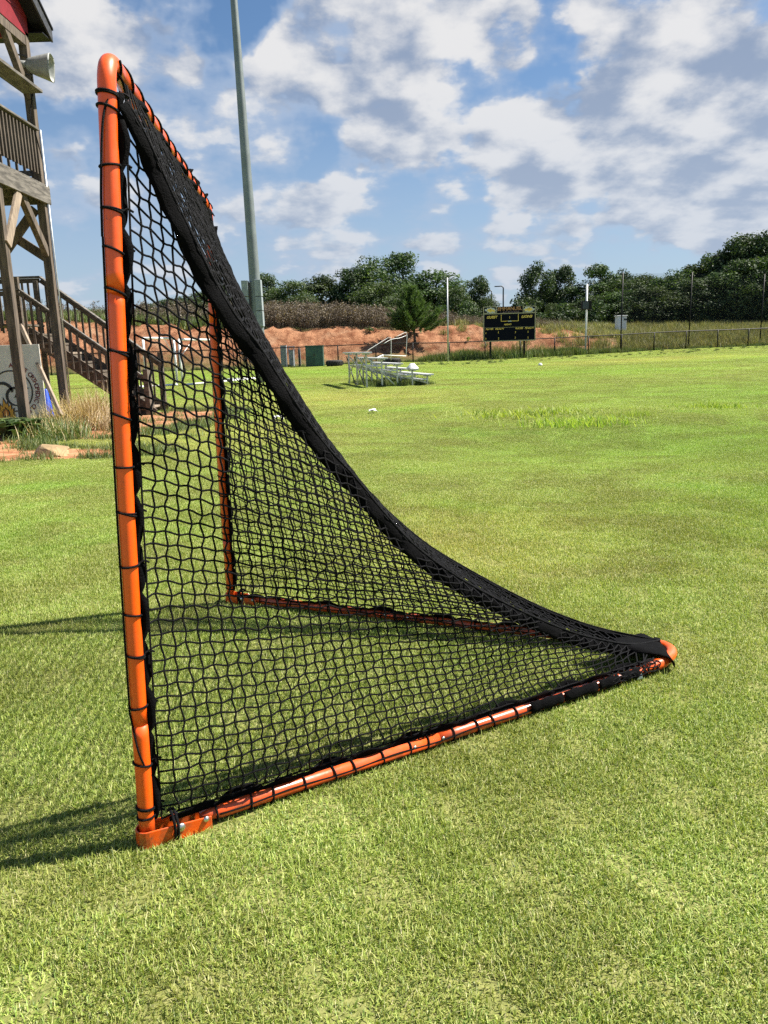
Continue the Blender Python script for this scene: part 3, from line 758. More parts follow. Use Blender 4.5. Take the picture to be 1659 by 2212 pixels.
# ---- lacing cord wound round the frame
def wrap(m, c, axis, r, tilt, dirn, rc=.0028):
    d, u, w = frame_of(axis); an = np.linspace(0, 2*np.pi, 25)[:-1]
    pts = [c+r*(math.cos(a)*u+math.sin(a)*w)+d*tilt*r*((math.cos(a)*u+math.sin(a)*w)@dirn) for a in an]
    m.tube(pts, rc, 6, closed=True)
def on_path(path, ypx):                        # height on the near post that shows at picture row ypx
    best = None
    for t in np.linspace(0, 1, 400):
        p = along(path, t); v = p-EYE; y = CY-FPX*(v@UP)/(v@FWD)
        if best is None or abs(y-ypx) < best[0]: best = (abs(y-ypx), p, t)
    return best[1], best[2]
lac = MB(); prev = None
for k, y in enumerate((205, 235, 358, 455, 540, 632, 762, 900, 1007, 1110, 1220, 1328, 1417, 1525, 1650, 1742, 1760)):
    p, t = on_path(NP, y)
    ax = NTOP-N0
    wrap(lac, p, ax, .0214, (.38 if 500 < y < 1000 else .10+.22*math.sin(k*2.3)), -dN)
    lac.tube(smoothpath([p+dN*.022, p+dN*.034+[0, 0, .006], p+dN*.046], 4), .0026, 6)
    wrap(lac, p+[0, 0, .003], ax, .0218, .1, -dN, .0024) if k % 3 == 0 else None
lac.tube([along(NP, t)-dN*.0200+np.array([0, -.004, 0]) for t in np.linspace(.20, .80, 40)], .0024, 6)
lac.tube(smoothpath([along(NP, .20)-dN*.0225, along(NP, .14)+np.array([.002, -.0235, 0]), along(NP, .10)+dN*.021+[0, -.008, 0]], 8), .0024, 6)
lac.tube(smoothpath([along(NP, .80)-dN*.0225, along(NP, .86)+np.array([-.014, -.0195, 0]), along(NP, .93)+np.array([-.002, -.0235, 0]), along(NP, .965)+dN*.017+[0, -.014, 0]], 8), .0026, 6)
lac.build('post_lacing', 'black_cord', goal, smooth=True)
lac = MB()
for k in range(19):
    wrap(lac, along(FP, .04+.92*k/18), FTOP-F0, .0214, .2, -dF)
lac.tube([along(FP, t)-dF*.0225 for t in np.linspace(.05, .95, 40)], .0024, 6)
lac.build('post_lacing', 'black_cord', goal, smooth=True)
lac = MB(); _, uu, ww = frame_of(dcb); turn = np.linspace(0, 14*2*np.pi, 14*18)
lac.tube([NTOP+dcb*(.035+1.74*(q/(28*np.pi)+.012*math.sin(q)))+.0214*(math.cos(q)*uu+math.sin(q)*ww) for q in turn], .0028, 6)
lac.build('crossbar_lacing', 'black_cord', goal, smooth=True)
for base, tip, d, L in ((N0, AN, dN, LN), (F0, AF, dF, LF)):
    lac = MB(); n = 20; sd = np.array([d[1], -d[0], 0])
    for k in range(n):
        s = .175+(L-.28)*k/(n-1)+.012*math.sin(k*2.1)
        wrap(lac, np.array([*(base[:2]+d[:2]*s), .026]), d, .0218, .2*math.sin(k), np.array([0, 0, 1.0]))
    lac.tube([np.array([*(base[:2]+d[:2]*s), .026])+sd*.0212+[0, 0, .004+.003*math.sin(s*20)] for s in np.linspace(.18, L-.15, 60)], .0024, 6)
    c = np.array([*(base[:2]+d[:2]*.062), .030])
    for o_ in (0, .008): lac.tube(smoothpath([c+d*o_+sd*.03+[0, 0, -.025], c+d*o_+sd*.034+[0, 0, .02], c+d*o_+[0, 0, .042], c+d*o_-sd*.034+[0, 0, .02]], 6), .0036, 6)
    lac.build('base_lacing', 'black_cord', goal, smooth=True)
# ---- fabric pocket and velcro tabs over the rear bend
A3 = lambda x, y, z: G(x, y, z)
pk = [[A3(1255, 1392, .075), A3(1300, 1400, .075), A3(1345, 1412, .062)],
      [A3(1310, 1384, .08), A3(1350, 1394, .09), A3(1395, 1412, .066)],
      [A3(1365, 1374, .06), A3(1402, 1392, .07), A3(1440, 1420, .058)],
      [A3(1385, 1370, .055), A3(1420, 1388, .062), A3(1455, 1432, .045)],
      [A3(1398, 1374, .03), A3(1434, 1398, .03), A3(1456, 1442, .015)]]
pk = np.array(pk); pk2 = np.array([smoothpath(r, 5) for r in pk]); pk3 = np.array([smoothpath(pk2[:, j], 4) for j in range(pk2.shape[1])])
o = MB().sheet(pk3).build('rear_pocket', 'black_webbing', goal, smooth=True); so = o.modifiers.new('thickness', 'SOLIDIFY'); so.thickness = .004
for s0, s1 in ((.66, .735), (.74, .82), (.825, .875), (.885, .93)):
    seg = np.array([np.array([*(N0[:2]+dN[:2]*LN*s), .032]) for s in np.linspace(s0, s1, 7)]); sd = np.array([dN[1], -dN[0], 0]); rows = []
    for p in seg: rows.append([p+(sd*math.cos(a)+np.array([0, 0, 1])*math.sin(a))*(.0236+.0018*math.sin(len(rows)*1.9+s0*40)) for a in np.linspace(-.55, .95, 7)])
    o = MB().sheet(rows).build('velcro_tab', 'black_webbing', goal, smooth=True); so = o.modifiers.new('thickness', 'SOLIDIFY'); so.thickness = .003
# loose net bunched over the rear end of the near pipe
bn = MB(); sd = np.array([dN[1], -dN[0], 0])
for s in np.linspace(.86, .985, 11):
    p = np.array([*(N0[:2]+dN[:2]*LN*s), .032])
    bn.tube([p+(sd*math.cos(a)+np.array([0, 0, 1])*math.sin(a))*(.0245+.002*math.sin(a*7))+dN*.012*math.sin(a*4+s*50) for a in np.linspace(-.5, 2.6, 14)], .0024, 5)
for a in np.linspace(-.2, 2.2, 5):
    bn.tube([np.array([*(N0[:2]+dN[:2]*LN*s), .032])+(sd*math.cos(a+.12*math.sin(s*160))+np.array([0, 0, 1])*math.sin(a+.12*math.sin(s*160)))*.0255 for s in np.linspace(.86, .985, 24)], .0024, 5)
bn.build('bunched_net', 'black_cord', goal, smooth=True)
c = G(1383, 1462, .02)
MB().poly([c+[-.012, 0, -.012], c+[.012, .004, -.008], c+[.006, .004, .014]], (0, .001, 0)).build('care_tag', 'white_plastic', goal)

# ------------------------------------------------------------------ timber tower
mat('timber_weathered', (.112, .086, .064), .9, var=.55, vscale=7, bump=.35, bscale=30, stretch=(3, 3, .35))
mat('timber_grey', (.125, .112, .096), .9, var=.6, vscale=9, bump=.4, bscale=26, stretch=(2.5, .35, 2.5))
mat('timber_new', (.27, .21, .155), .85, var=.35, vscale=6, bump=.2, bscale=30, stretch=(2.5, 2.5, .6))
mat('timber_stair', (.105, .083, .062), .9, var=.5, vscale=8, bump=.3, bscale=30, stretch=(.6, 2.5, 2.5))
mat('red_siding', (.20, .008, .014), .55, var=.2, vscale=4)
mat('roof_metal', (.012, .012, .013), .6, var=.5, vscale=20, spec=.2)
mat('roof_edge', (.045, .045, .048), .5, var=.5, vscale=20)
mat('horn_grey', (.25, .26, .25), .5, var=.2, vscale=12)
mat('galvanised', (.48, .50, .50), .45, metal=.7, var=.25, vscale=6)
TX = -5.87; Y1, Y2 = 12.80, 14.50
tower = thing('observation_tower', 'weathered timber viewing tower with red gable and slatted railing beside the field', 'tower', (TX-1.2, 13.6, 0))
def post(x, y, z0, z1, m='timber_weathered', s=.14): return box1('post', (x, y, (z0+z1)/2), (s, s, z1-z0), m, tower, bevel=.006)
post(TX-.02, Y1, -.3, 4.16); post(TX-.02, Y2, -.3, 6.62)
post(TX-2.45, Y1, -.3, 4.16); post(TX-2.45, Y2, -.3, 6.62); post(TX-.02, 11.0, -.3, 6.9); post(TX-2.45, 11.0, -.3, 6.9)
box1('rim_beam', (TX+.075, (10.85+14.62)/2, 4.02), (.045, 3.77, .29), 'timber_grey', tower, bevel=.005)
box1('rim_beam', (TX-2.55, (10.85+14.62)/2, 4.02), (.045, 3.77, .29), 'timber_grey', tower, bevel=.005)
box1('rim_beam', (TX-1.24, 14.595, 4.02), (2.58, .045, .27), 'timber_grey', tower, bevel=.005)
for y in (11.4, 12.0, 12.6, 13.2, 13.8): box1('joist', (TX-1.24, y, 3.99), (2.53, .045, .22), 'timber_grey', tower)
for k in range(26): box1('deck_board', (TX-1.24, 10.93+.1465*k, 4.185), (2.62, .138, .034), 'timber_grey', tower)
# railing of the deck
def rail_run(a, b, z0, z1, n, out):
    a = np.array(a, float); b = np.array(b, float); out = np.array(out, float)
    beam1('top_rail', [*a, z1], [*b, z1], .038, .09, 'timber_grey', tower, bevel=.004)
    beam1('cap_rail', [*(a+out*.02), z1+.062], [*(b+out*.02), z1+.062], .14, .035, 'timber_grey', tower, bevel=.004)
    beam1('bottom_rail', [*a, z0+.06], [*b, z0+.06], .038, .09, 'timber_grey', tower, bevel=.004)
    me = None
    for k in range(n):
        p = a+(b-a)*(k+.5)/n+out*.04
        o = box1('baluster', (*p, (z0+z1)/2), (.038, .038, z1-z0+.04), 'timber_weathered', tower) if me is None else None
        if o: me = o; first = p
        else:
            c = me.copy(); COL.objects.link(c); c.parent = tower; c.location = (p[0]-first[0], p[1]-first[1], 0)
rail_run((TX+.03, 10.95), (TX+.03, 14.40), 4.34, 5.0, 28, (1, 0))
rail_run((TX-2.5, 14.56), (TX-.1, 14.56), 4.34, 5.0, 18, (0, 1))
# counter plank under the lookout window
box1('counter_board', (TX+.11, 13.05, 5.64), (.34, 2.55, .05), 'timber_grey', tower, bevel=.006)
# braces
beam1('knee_brace', (TX-.02, 13.55, 4.0), (TX-.02, 14.45, 3.02), .10, .14, 'timber_weathered', tower, up=(0, 1, 1), bevel=.005)
beam1('knee_brace', (TX+.055, 13.42, 3.87), (TX+.055, 12.80, 2.98), .05, .17, 'timber_new', tower, up=(0, 1, -1), bevel=.005)
beam1('cross_brace', (TX-1.55, 14.56, 4.0), (TX-.05, 14.56, 2.95), .05, .16, 'timber_weathered', tower, bevel=.004)
beam1('cross_brace', (TX-1.25, 14.50, 2.55), (TX-.15, 14.50, 3.80), .05, .16, 'timber_weathered', tower, bevel=.004)
beam1('knee_brace', (TX-.02, 13.75, 6.45), (TX-.02, 14.46, 5.60), .10, .14, 'timber_weathered', tower, up=(0, 1, 1), bevel=.005)
# lookout box with red gable, roof ridge across the view
box1('header_beam', (TX-.02, 12.7, 6.50), (.12, 3.5, .20), 'timber_weathered', tower)
gy0, gy1, gz = 10.9, 14.56, 6.56
ym = (gy0+gy1)/2; PITCHR = .56
rtop = lambda y: 6.86+PITCHR*(15.0-max(y, 2*ym-y))            # upper face of the roof
rz_ = rtop(ym)-.22
MB().poly([(TX+.05, gy0, gz), (TX+.05, gy1, gz), (TX+.05, gy1, rtop(gy1)-.2), (TX+.05, ym, rz_+.02), (TX+.05, gy0, rtop(gy0)-.2)], (-.05, 0, 0)).build('gable_wall', 'red_siding', tower)
for k in range(4):
    z = gz+.30*(k+1); f = max(0, (z-6.85)/(rz_-6.85))
    box1('batten', (TX+.058, ym, z), (.012, (gy1-gy0)*(1-f)-.05, .018), 'red_siding', tower)
box1('wall', (TX-1.24, gy1-.03, 6.80), (2.5, .05, .48), 'red_siding', tower)
for sg in (1, -1):
    ye = ym+sg*(15.0-ym)
    MB().poly([(TX+.32, ym, rtop(ym)), (TX+.32, ye, rtop(15.0)), (TX+.32, ye, rtop(15.0)-.04), (TX+.32, ym, rtop(ym)-.04)], (-3.1, 0, 0)).build('roof', 'roof_metal', tower)
    MB().poly([(TX+.30, ym, rtop(ym)-.042), (TX+.30, ye-.012*sg, rtop(15.0)-.042), (TX+.30, ye-.012*sg, rtop(15.0)-.23), (TX+.30, ym, rtop(ym)-.25)], (-.03, 0, 0)).build('fascia_board', 'roof_edge', tower)
    MB().poly([(TX+.265, ym, rtop(ym)-.20), (TX+.265, ye-.03*sg, rtop(15.0)-.20), (TX+.265, ye-.03*sg, rtop(15.0)-.215), (TX+.265, ym, rtop(ym)-.215)], (-.21, 0, 0)).build('soffit', 'roof_metal', tower)
    box1('eave_soffit', (TX-1.20, ye-.20*sg, 6.66), (2.94, .36, .02), 'roof_metal', tower)
    box1('eave_fascia', (TX-1.20, ye+.004*sg, 6.735), (2.97, .02, .17), 'roof_metal', tower)
# conduit on the rear post
tube1('conduit', [(TX+.075, Y2+.05, .2), (TX+.075, Y2+.05, 5.1)], .014, 'galvanised', tower, 8)
MB().tube(smoothpath([(TX+.07, 14.44, 6.2), (TX+.07, 14.43, 5.7), (TX+.05, 14.25, 5.25), (TX+.09, 14.30, 4.95), (TX+.10, 14.42, 4.6)], 6), .008, 6).build('cable', 'black_cord', tower, smooth=True)
# horn loudspeaker
hc = P(80, 143, 14.45)
horn = thing('loudspeaker', 'pale grey horn loudspeaker bolted to the tower post under the red gable', 'loudspeaker', hc)
hd = np.array([.96, .16, -.10]); hd /= np.linalg.norm(hd)
prof = []
for t in np.linspace(0, 1, 12): prof.append((.05+.16*t**.36*(.80+.20*t), .42*t))
def horn_mesh():
    d, u, w = frame_of(hd); V = []; F = []; S = 20; an = np.arange(S)*2*np.pi/S
    def sq(a, k): c, s_ = math.cos(a), math.sin(a); q = max(abs(c), abs(s_)); r = 1/q*k+(1-k); return c*r, s_*r
    for r, h in prof+[(.20, .40), (.10, .15)]:
        k = min(1, h/.42)*.72
        V += [hc-hd*.18+d*h+u*sq(a, k)[0]*r*1.0+w*sq(a, k)[1]*r*.98 for a in an]
    n = len(prof)+2
    for i in range(n-1):
        for q in range(S): F.append((i*S+q, i*S+(q+1) % S, (i+1)*S+(q+1) % S, (i+1)*S+q))
    F.append(tuple(range(S))[::-1]); F.append(tuple((n-1)*S+q for q in range(S)))
    return MB().add(V, F)
horn_mesh().build('horn', 'horn_grey', horn, smooth=True)
MB().beam(hc-hd*.12+[-.02, 0, .13], hc-hd*.36+[0, 0, .15], .03, .02).build('mount_arm', 'dark_steel', horn)
MB().beam(hc-hd*.10+[0, 0, -.17], hc-hd*.34+[0, 0, -.10], .03, .02).build('mount_arm', 'dark_steel', horn)
MB().lathe(hc-hd*.30, [(.05, 0), (.06, .03), (.06, .12), (.045, .14)], 14, hd).build('driver', 'horn_grey', horn, smooth=True)

# ------------------------------------------------------------------ staircase
YS0, YS1 = 16.40, 17.45
stair = thing('staircase', 'grey timber staircase with slatted handrails leading down to the right of the tower', 'staircase', (-6, 16.9, 0))
nose = lambda k: np.array([-4.943-.2633*k, 0.095+.2*k])
for k in range(9):
    x, z = nose(k)
    box1('tread', (x-.145, (YS0+YS1)/2, z), (.29, YS1-YS0+.06, .042), 'timber_new' if k % 3 == 0 else 'timber_stair', stair, bevel=.004)
    if k: box1('riser', (x-.02, (YS0+YS1)/2, z-.115), (.022, YS1-YS0-.08, .16), 'timber_stair', stair)
for y in (YS0+.02, YS1-.02):
    x0, z0 = nose(-.1); x1, z1 = nose(9.0)
    n_ = np.array([.60, 0, .80])
    beam1('stringer', np.array([x0+.10, y, z0-.12]), np.array([x1+.02, y, z1-.16]), .042, .28, 'timber_stair', stair, up=(0.6, 0, .8))
for k in range(8):
    box1('landing_board', (-7.43-.145*k, (YS0+YS1)/2, 1.90), (.137, YS1-YS0+.1, .04), 'timber_stair', stair)
for y in (YS0+.06, YS1-.06):
    box1('landing_post', (-7.40, y, 1.40), (.09, .09, 2.9), 'timber_stair', stair, bevel=.004)
    box1('landing_post', (-8.45, y, 1.40), (.09, .09, 2.9), 'timber_stair', stair, bevel=.004)
def stair_rail(y, dz, capw, side):
    a = np.array([-7.33, y, 2.52+dz]); b = np.array([-4.86, y, .62+dz])
    beam1('handrail', a, b, .04, .09, 'timber_stair', stair, up=(.6, 0, .8), bevel=.004)
    beam1('rail_cap', a+[0, 0, .075], b+[0, 0, .075], capw, .035, 'timber_grey', stair, up=(.6, 0, .8), bevel=.004)
    beam1('landing_rail', a+[-.02, 0, 0], a+[-1.1, 0, 0], .04, .09, 'timber_stair', stair)
    beam1('rail_cap', a+[.02, 0, .075], a+[-1.1, 0, .075], capw, .035, 'timber_grey', stair)
    n = 17
    for k in range(n):
        x = -7.25+2.32*k/(n-1); zt = np.interp(x, [-7.33, -4.86], [2.52+dz, .62+dz]); zb = np.interp(x, [-7.05, -4.943], [1.694, .095])-.22
        box1('baluster', (x, y+side*.045, (zt+zb)/2), (.038, .038, zt-zb), 'timber_weathered', stair)
    for k in range(8): box1('baluster', (-7.50-.13*k, y+side*.045, 2.15+dz/2), (.038, .038, .75+dz), 'timber_weathered', stair)
    box1('newel_post', (-4.87, y, .42+dz/2), (.10, .30 if side < 0 else .10, 1.0+dz), 'timber_stair', stair, bevel=.005)
stair_rail(YS0-.02, 0.0, .09, -1)
stair_rail(YS1+.02, .34, .16, 1)

# ------------------------------------------------------------------ clinic sign leaning behind the tower post
mat('sign_panel', (.66, .64, .59), .45, var=.12, vscale=3)
mat('sign_black', (.012, .012, .014), .5); mat('sign_maroon', (.16, .010, .014), .5); mat('sign_gold', (.62, .30, .03), .5); mat('sign_orange', (.55, .18, .02), .5)
SY = 13.5
def S(x, y, off=0.0): p = P(x, y, SY); return np.array([p[0], SY-off, p[2]])
sc_ = S(26.5, 845); tr = S(83, 743)
sign = thing('clinic_sign', 'grey clinic sign panel with a flame and black ring propped behind the tower post', 'sign', (sc_[0], SY, 0))
box1('panel', ((tr[0]-1.15), SY+.012, .72), (2.30, .020, 1.44), 'sign_panel', sign, bevel=.003)
def arc_band(c, r0, r1, a0, a1, y, n=48):
    an = np.radians(np.linspace(a0, a1, n)); 
    pts = [(c[0]+r1*math.cos(a), y, c[2]+r1*math.sin(a)) for a in an]+[(c[0]+r0*math.cos(a), y, c[2]+r0*math.sin(a)) for a in an[::-1]]
    m = MB(); V = np.array(pts); 
    F = [(i, i+1, 2*n-2-i, 2*n-1-i) for i in range(n-1)]
    return m.add(V, F)
arc_band(sc_, .335, .358, 0, 360, SY-.004, 72).build('ring', 'sign_black', sign)
# crescents of the emblem
def crescent(c, r0, r1, dx, dz, a0, a1, name, m):
    an = np.radians(np.linspace(a0, a1, 30)); n = len(an)
    V = [(c[0]+r1*math.cos(a), SY-.006, c[2]+r1*math.sin(a)) for a in an]+[(c[0]+dx+r0*math.cos(a), SY-.006, c[2]+dz+r0*math.sin(a)) for a in an[::-1]]
    MB().add(V, [(i, i+1, 2*n-2-i, 2*n-1-i) for i in range(n-1)]).build(name, m, sign)
crescent((sc_[0]-.16, 0, sc_[2]-.02), .155, .185, -.012, -.02, 5, 200, 'emblem_curve', 'sign_black')
crescent((sc_[0]+.04, 0, sc_[2]-.09), .135, .165, .016, -.01, 30, 300, 'emblem_curve', 'sign_black')
MB().poly([(sc_[0]+.17, SY-.006, sc_[2]+.08), (sc_[0]+.30, SY-.006, sc_[2]+.045), (sc_[0]+.17, SY-.006, sc_[2]-.01), (sc_[0]+.235, SY-.006, sc_[2]+.04)], (0, .003, 0)).build('emblem_mark', 'sign_black', sign)
MB().poly([(sc_[0]+.06, SY-.006, sc_[2]-.10), (sc_[0]+.09, SY-.006, sc_[2]-.0), (sc_[0]+.10, SY-.006, sc_[2]+.14), (sc_[0]+.08, SY-.006, sc_[2]+.0), (sc_[0]+.02, SY-.006, sc_[2]-.12)], (0, .003, 0)).build('emblem_mark', 'sign_black', sign)
fc = S(14, 887)
FL = [(-.17, -.20), (-.16, -.05), (-.19, .06), (-.12, .0), (-.10, .14), (-.06, .07), (-.03, .24), (.02, .12), (.04, .17), (.06, .07), (.11, .13), (.11, .02), (.15, .05), (.14, -.08), (.16, -.06), (.13, -.20)]
for s, o_, m, nm in ((1.0, .007, 'sign_black', 'flame_outline'), (.84, .010, 'sign_gold', 'flame'), (.42, .013, 'sign_black', 'flame_core'), (.28, .016, 'sign_orange', 'flame_core')):
    MB().poly([(fc[0]+a*s, SY-o_, fc[2]+(b+.04)*s-.04) for a, b in FL], (0, .002, 0)).build(nm, m, sign)
def arc_text(txt, c, r, a0, a1, size, m, parent, y):
    out = MB(); n = len(txt)
    for k, ch in enumerate(txt):
        if ch == ' ': continue
        v, f = text_mesh(ch, size, bold=.002)
        a = math.radians(a0+(a1-a0)*k/(n-1)); ca, sa = math.cos(a), math.sin(a)
        # letter up = radial outwards, letter right = clockwise
        P3 = np.stack([c[0]+(r+v[:, 1])*ca+v[:, 0]*sa, np.full(len(v), y), c[2]+(r+v[:, 1])*sa-v[:, 0]*ca], 1)
        out.add(P3, f)
    out.build('lettering', m, parent)
arc_text('ATHENS ORTHOPEDIC CLINIC', sc_, .435, 86, -72, .105, 'sign_maroon', sign, SY-.005)
# timber prop and blue cone beside the sign
a, b = P(88, 793, 13.7), P(132, 897, 13.2)
pl = MB().beam(a+[-.3, .1, .72], b, .05, .09, (0, -1, .2)).build('timber_prop', 'timber_new', loc=(b[0], b[1], 0))
tag(pl, 'pale timber plank leaning diagonally between the sign and the rear tower post', 'plank')
mat('blue_plastic', (.01, .06, .42), .4)
c = P(104, 889, 14.0); gz_ = tz(c[0], 14.0)
cone = thing('traffic_cone', 'blue plastic cone tucked beside the clinic sign under the tower', 'cone', (c[0], 14.0, gz_))
MB().lathe((c[0], 14.0, gz_+.04), [(.13, 0), (.11, .05), (.035, .62), (.02, .64)], 18).build('cone_body', 'blue_plastic', cone, smooth=True)
box1('cone_base', (c[0], 14.0, gz_+.02), (.34, .34, .04), 'blue_plastic', cone, bevel=.01)

# ------------------------------------------------------------------ rock
mat('sandstone', (.33, .23, .12), .9, var=.35, vscale=6, bump=.6, bscale=14)
def rock():
    c = G(108, 984); c[2] = tz(c[0], c[1]); m = MB(); V = []; F = []; a_, b_ = 26, 16
    for i in range(b_+1):
        th = math.pi*i/b_
        for j in range(a_):
            ph = 2*math.pi*j/a_; d = np.array([math.sin(th)*math.cos(ph), math.sin(th)*math.sin(ph), math.cos(th)])
            n = .75+.55*float(vnoise(d[0]*2+5, d[1]*2+d[2]*1.7+3, .9, 21))+.12*float(vnoise(d[0]*6+5, d[1]*6+d[2]*5, .9, 22))
            q = d*n
            for pl_, h in (((.3, -.6, .74), .70), ((-.8, -.3, .5), .72), ((.75, -.5, .42), .78), ((0, -.9, .2), .74), ((.1, .3, .95), .62)):
                pl_ = np.array(pl_)/np.linalg.norm(pl_); e = q@pl_-h
                if e > 0: q = q-pl_*e
            V.append(c+q*[.205, .16, .135]+[0, 0, .055])
    for i in range(b_):
        for j in range(a_): F.append((i*a_+j, (i+1)*a_+j, (i+1)*a_+(j+1) % a_, i*a_+(j+1) % a_))
    o = m.add(V, F).build('rock', 'sandstone', loc=c); tag(o, 'buff sandstone rock lying on the red dirt below the tower', 'rock')
rock()

# ------------------------------------------------------------------ bleacher
mat('aluminium', (.55, .56, .56), .42, metal=.75, var=.15, vscale=5, bump=.05)
mat('aluminium_plank', (.62, .63, .62), .5, metal=.35, var=.12, vscale=6)
B0 = np.array([-.43, 24.6, 0]); rv = np.array([.972, .225, 0]); pv = np.array([-.225, .972, 0])
B0[2] = tz(B0[0], B0[1])
bl = thing('bleacher', 'small five row aluminium bleacher standing on the grass, seen from its high end', 'bleacher', B0)
PL = 3.7; rows = 5; run = .50
def bp(r, p, z): return B0+rv*r+pv*p+np.array([0, 0, z])
AX = (rv, pv, np.array([0, 0, 1.0]))
for k in range(rows):
    h = 1.08-.185*k; r = .0+run*k
    box1('seat_plank', bp(r+.02, PL/2-.28, h), (.25, PL, .045), 'aluminium_plank', bl, AX, bevel=.006)
    if k < rows-1: 
        box1('foot_plank', bp(r+.33, PL/2-.28, h-.42+.03*k), (.25, PL, .04), 'aluminium_plank', bl, AX, bevel=.006)
    for p in (.05, PL*.42, PL*.80):
        box1('leg', bp(r+.02, p, (h-.02)/2), (.05, .05, h-.02), 'aluminium', bl, AX)
        box1('seat_bracket', bp(r+.02, p, h-.045), (.24, .05, .04), 'aluminium', bl, AX)
for p in (.05, PL*.42, PL*.80):
    beam1('rake_bar', bp(.02, p, .66), bp(run*4, p, .08), .04, .05, 'aluminium', bl)
    beam1('diagonal_brace', bp(.0, p-.03, .98), bp(.95, p-.03, .02), .035, .035, 'aluminium', bl)
mat('bleacher_dark', (.05, .05, .05), .5)
for p0, p1 in ((.05, PL*.42), (PL*.42, PL*.80)):
    beam1('cross_brace', bp(-.03, p0, .95), bp(-.03, p1, .05), .03, .03, 'aluminium', bl)
    beam1('cross_brace', bp(-.055, p0, .05), bp(-.055, p1, .95), .03, .03, 'bleacher_dark', bl)
cc = bp(run*3+.02, .02, 1.08-.185*3+.022)
cn = MB().lathe(cc, [(.20, 0), (.195, .015), (.11, .10), (.075, .15), (.05, .16)], 16).build('marker_cone', 'white_plastic', loc=cc, smooth=True)
tag(cn, 'white field marker cone resting on the fourth bleacher plank', 'cone')

# ------------------------------------------------------------------ white practice goals seen through the net
mat('white_paint', (.78, .78, .77), .4)
def small_goal(pa, pb, apex, h, label, brace):
    g = thing('practice_goal', label, 'goal', ((pa+pb)/2), 'white practice goals')
    r = .044
    for p in (pa, pb): MB().tube([p, p+[0, 0, h]], r, 10).build('post', 'white_paint', g, smooth=True)
    MB().tube([pa+[0, 0, h], pb+[0, 0, h]], r, 10).build('crossbar', 'white_paint', g, smooth=True)
    for p in (pa, pb): MB().tube([p+[0, 0, .035], apex+[0, 0, .035]], r, 10).build('base_bar', 'white_paint', g, smooth=True)
    e = np.array([0, 0, h]); m_ = pa+(pb-pa)*.33
    MB().tube([m_+e, pa+[0, 0, h*.62]], .014, 6).build('brace', 'white_paint', g, smooth=True)
def gp(x, y, Y): q = P(x, y, Y); return np.array([q[0], q[1], tz(q[0], q[1])])
small_goal(gp(394, 826, 31), gp(476, 805, 35.5), gp(566, 806, 36), 1.80, 'white pipe goal frame seen through the net beside the far orange post', 1)
small_goal(gp(383, 828, 31.5), gp(318, 834, 30.0), gp(268, 838, 29.5), 1.86, 'white pipe goal frame seen through the net beside the stair end', 1)

# ------------------------------------------------------------------ sports light pole
mat('pole_galv', (.19, .215, .215), .5, metal=.35, var=.15, vscale=2)
mat('cabinet_grey', (.25, .285, .30), .55, var=.12, vscale=5)
pb_ = P(566, 816, 32); pt_ = P(497, -110, 32); pb_[2] = tz(pb_[0], 32)-.1
lp = thing('light_pole', 'tall tapered grey sports lighting pole with two stacked cabinet columns', 'light pole', pb_)
t = np.linspace(0, 1, 20)[:, None]
MB().tube(pb_+(pt_-pb_)*t, np.linspace(.255, .12, 20), 20).build('pole', 'pole_galv', lp, smooth=True)
pa_ = (pt_-pb_)/np.linalg.norm(pt_-pb_)
for xs, y0, y1, nm in ((532.5, 606, 704, 0), (560.5, 604, 706, 1)):
    a, b = P(xs-3.5, y0, 31.9), P(xs+3.5, y1, 31.9)
    d = (a-b); L = np.linalg.norm(d); d /= L; cut = [0, .36, .66, 1.0]
    xa = np.cross(d, (0, 1, 0)); xa /= np.linalg.norm(xa)
    for k in range(3):
        c = a-d*L*(cut[k]+cut[k+1])/2
        box1('cabinet', c, (.25, .42, L*(cut[k+1]-cut[k])-.03), 'cabinet_grey', lp, (xa, np.cross(d, xa), d), bevel=.01)
    box1('cabinet_bracket', (a+b)/2+xa*(.16 if nm == 0 else -.16)*np.sign(xa[0]), (.14, .06, L*.9), 'dark_steel', lp, (xa, np.cross(d, xa), d))

# ------------------------------------------------------------------ boundary fence
mat('fence_black', (.008, .0075, .007), .5, spec=.2)
def mesh_mat(name, col, alpha):
    m = bpy.data.materials.new(name); m.use_nodes = True; N = NT(m.node_tree); b = N.n['Principled BSDF']
    b.inputs['Base Color'].default_value = (*col, 1); b.inputs['Roughness'].default_value = .7; b.inputs['Alpha'].default_value = alpha; MATS[name] = m
mesh_mat('chain_link', (.02, .018, .016), .20); mesh_mat('ball_net', (.012, .012, .012), .17)
fx0, fx1 = -28.0, 47.0
fence = thing('boundary_fence', 'long black chain link fence along the far edge of the field', 'fence', (0, 64.6, 0))
FH = 1.55
def fpt(x, h): y = float(fence_y(x)); return np.array([x, y, tz(x, y)+h])
fxs = np.arange(fx0, fx1, 3.08)
for x in fxs:
    q = fpt(x, 0); MB().tube([q+[0, 0, -.2], q+[0, 0, FH+.02]], .050, 8).build('fence_post', 'fence_black', fence, smooth=True)
MB().tube([fpt(x, FH) for x in np.arange(fx0, fx1, .77)], .044, 6).build('top_rail', 'fence_black', fence, smooth=True)
MB().tube([fpt(x, .06+.04*math.sin(x*1.3)) for x in np.arange(fx0, fx1, .77)], .014, 5).build('bottom_wire', 'fence_black', fence, smooth=True)
MB().sheet([[fpt(x, .03), fpt(x, FH)] for x in np.arange(fx0, fx1, .77)]).build('chain_link_mesh', 'chain_link', fence)
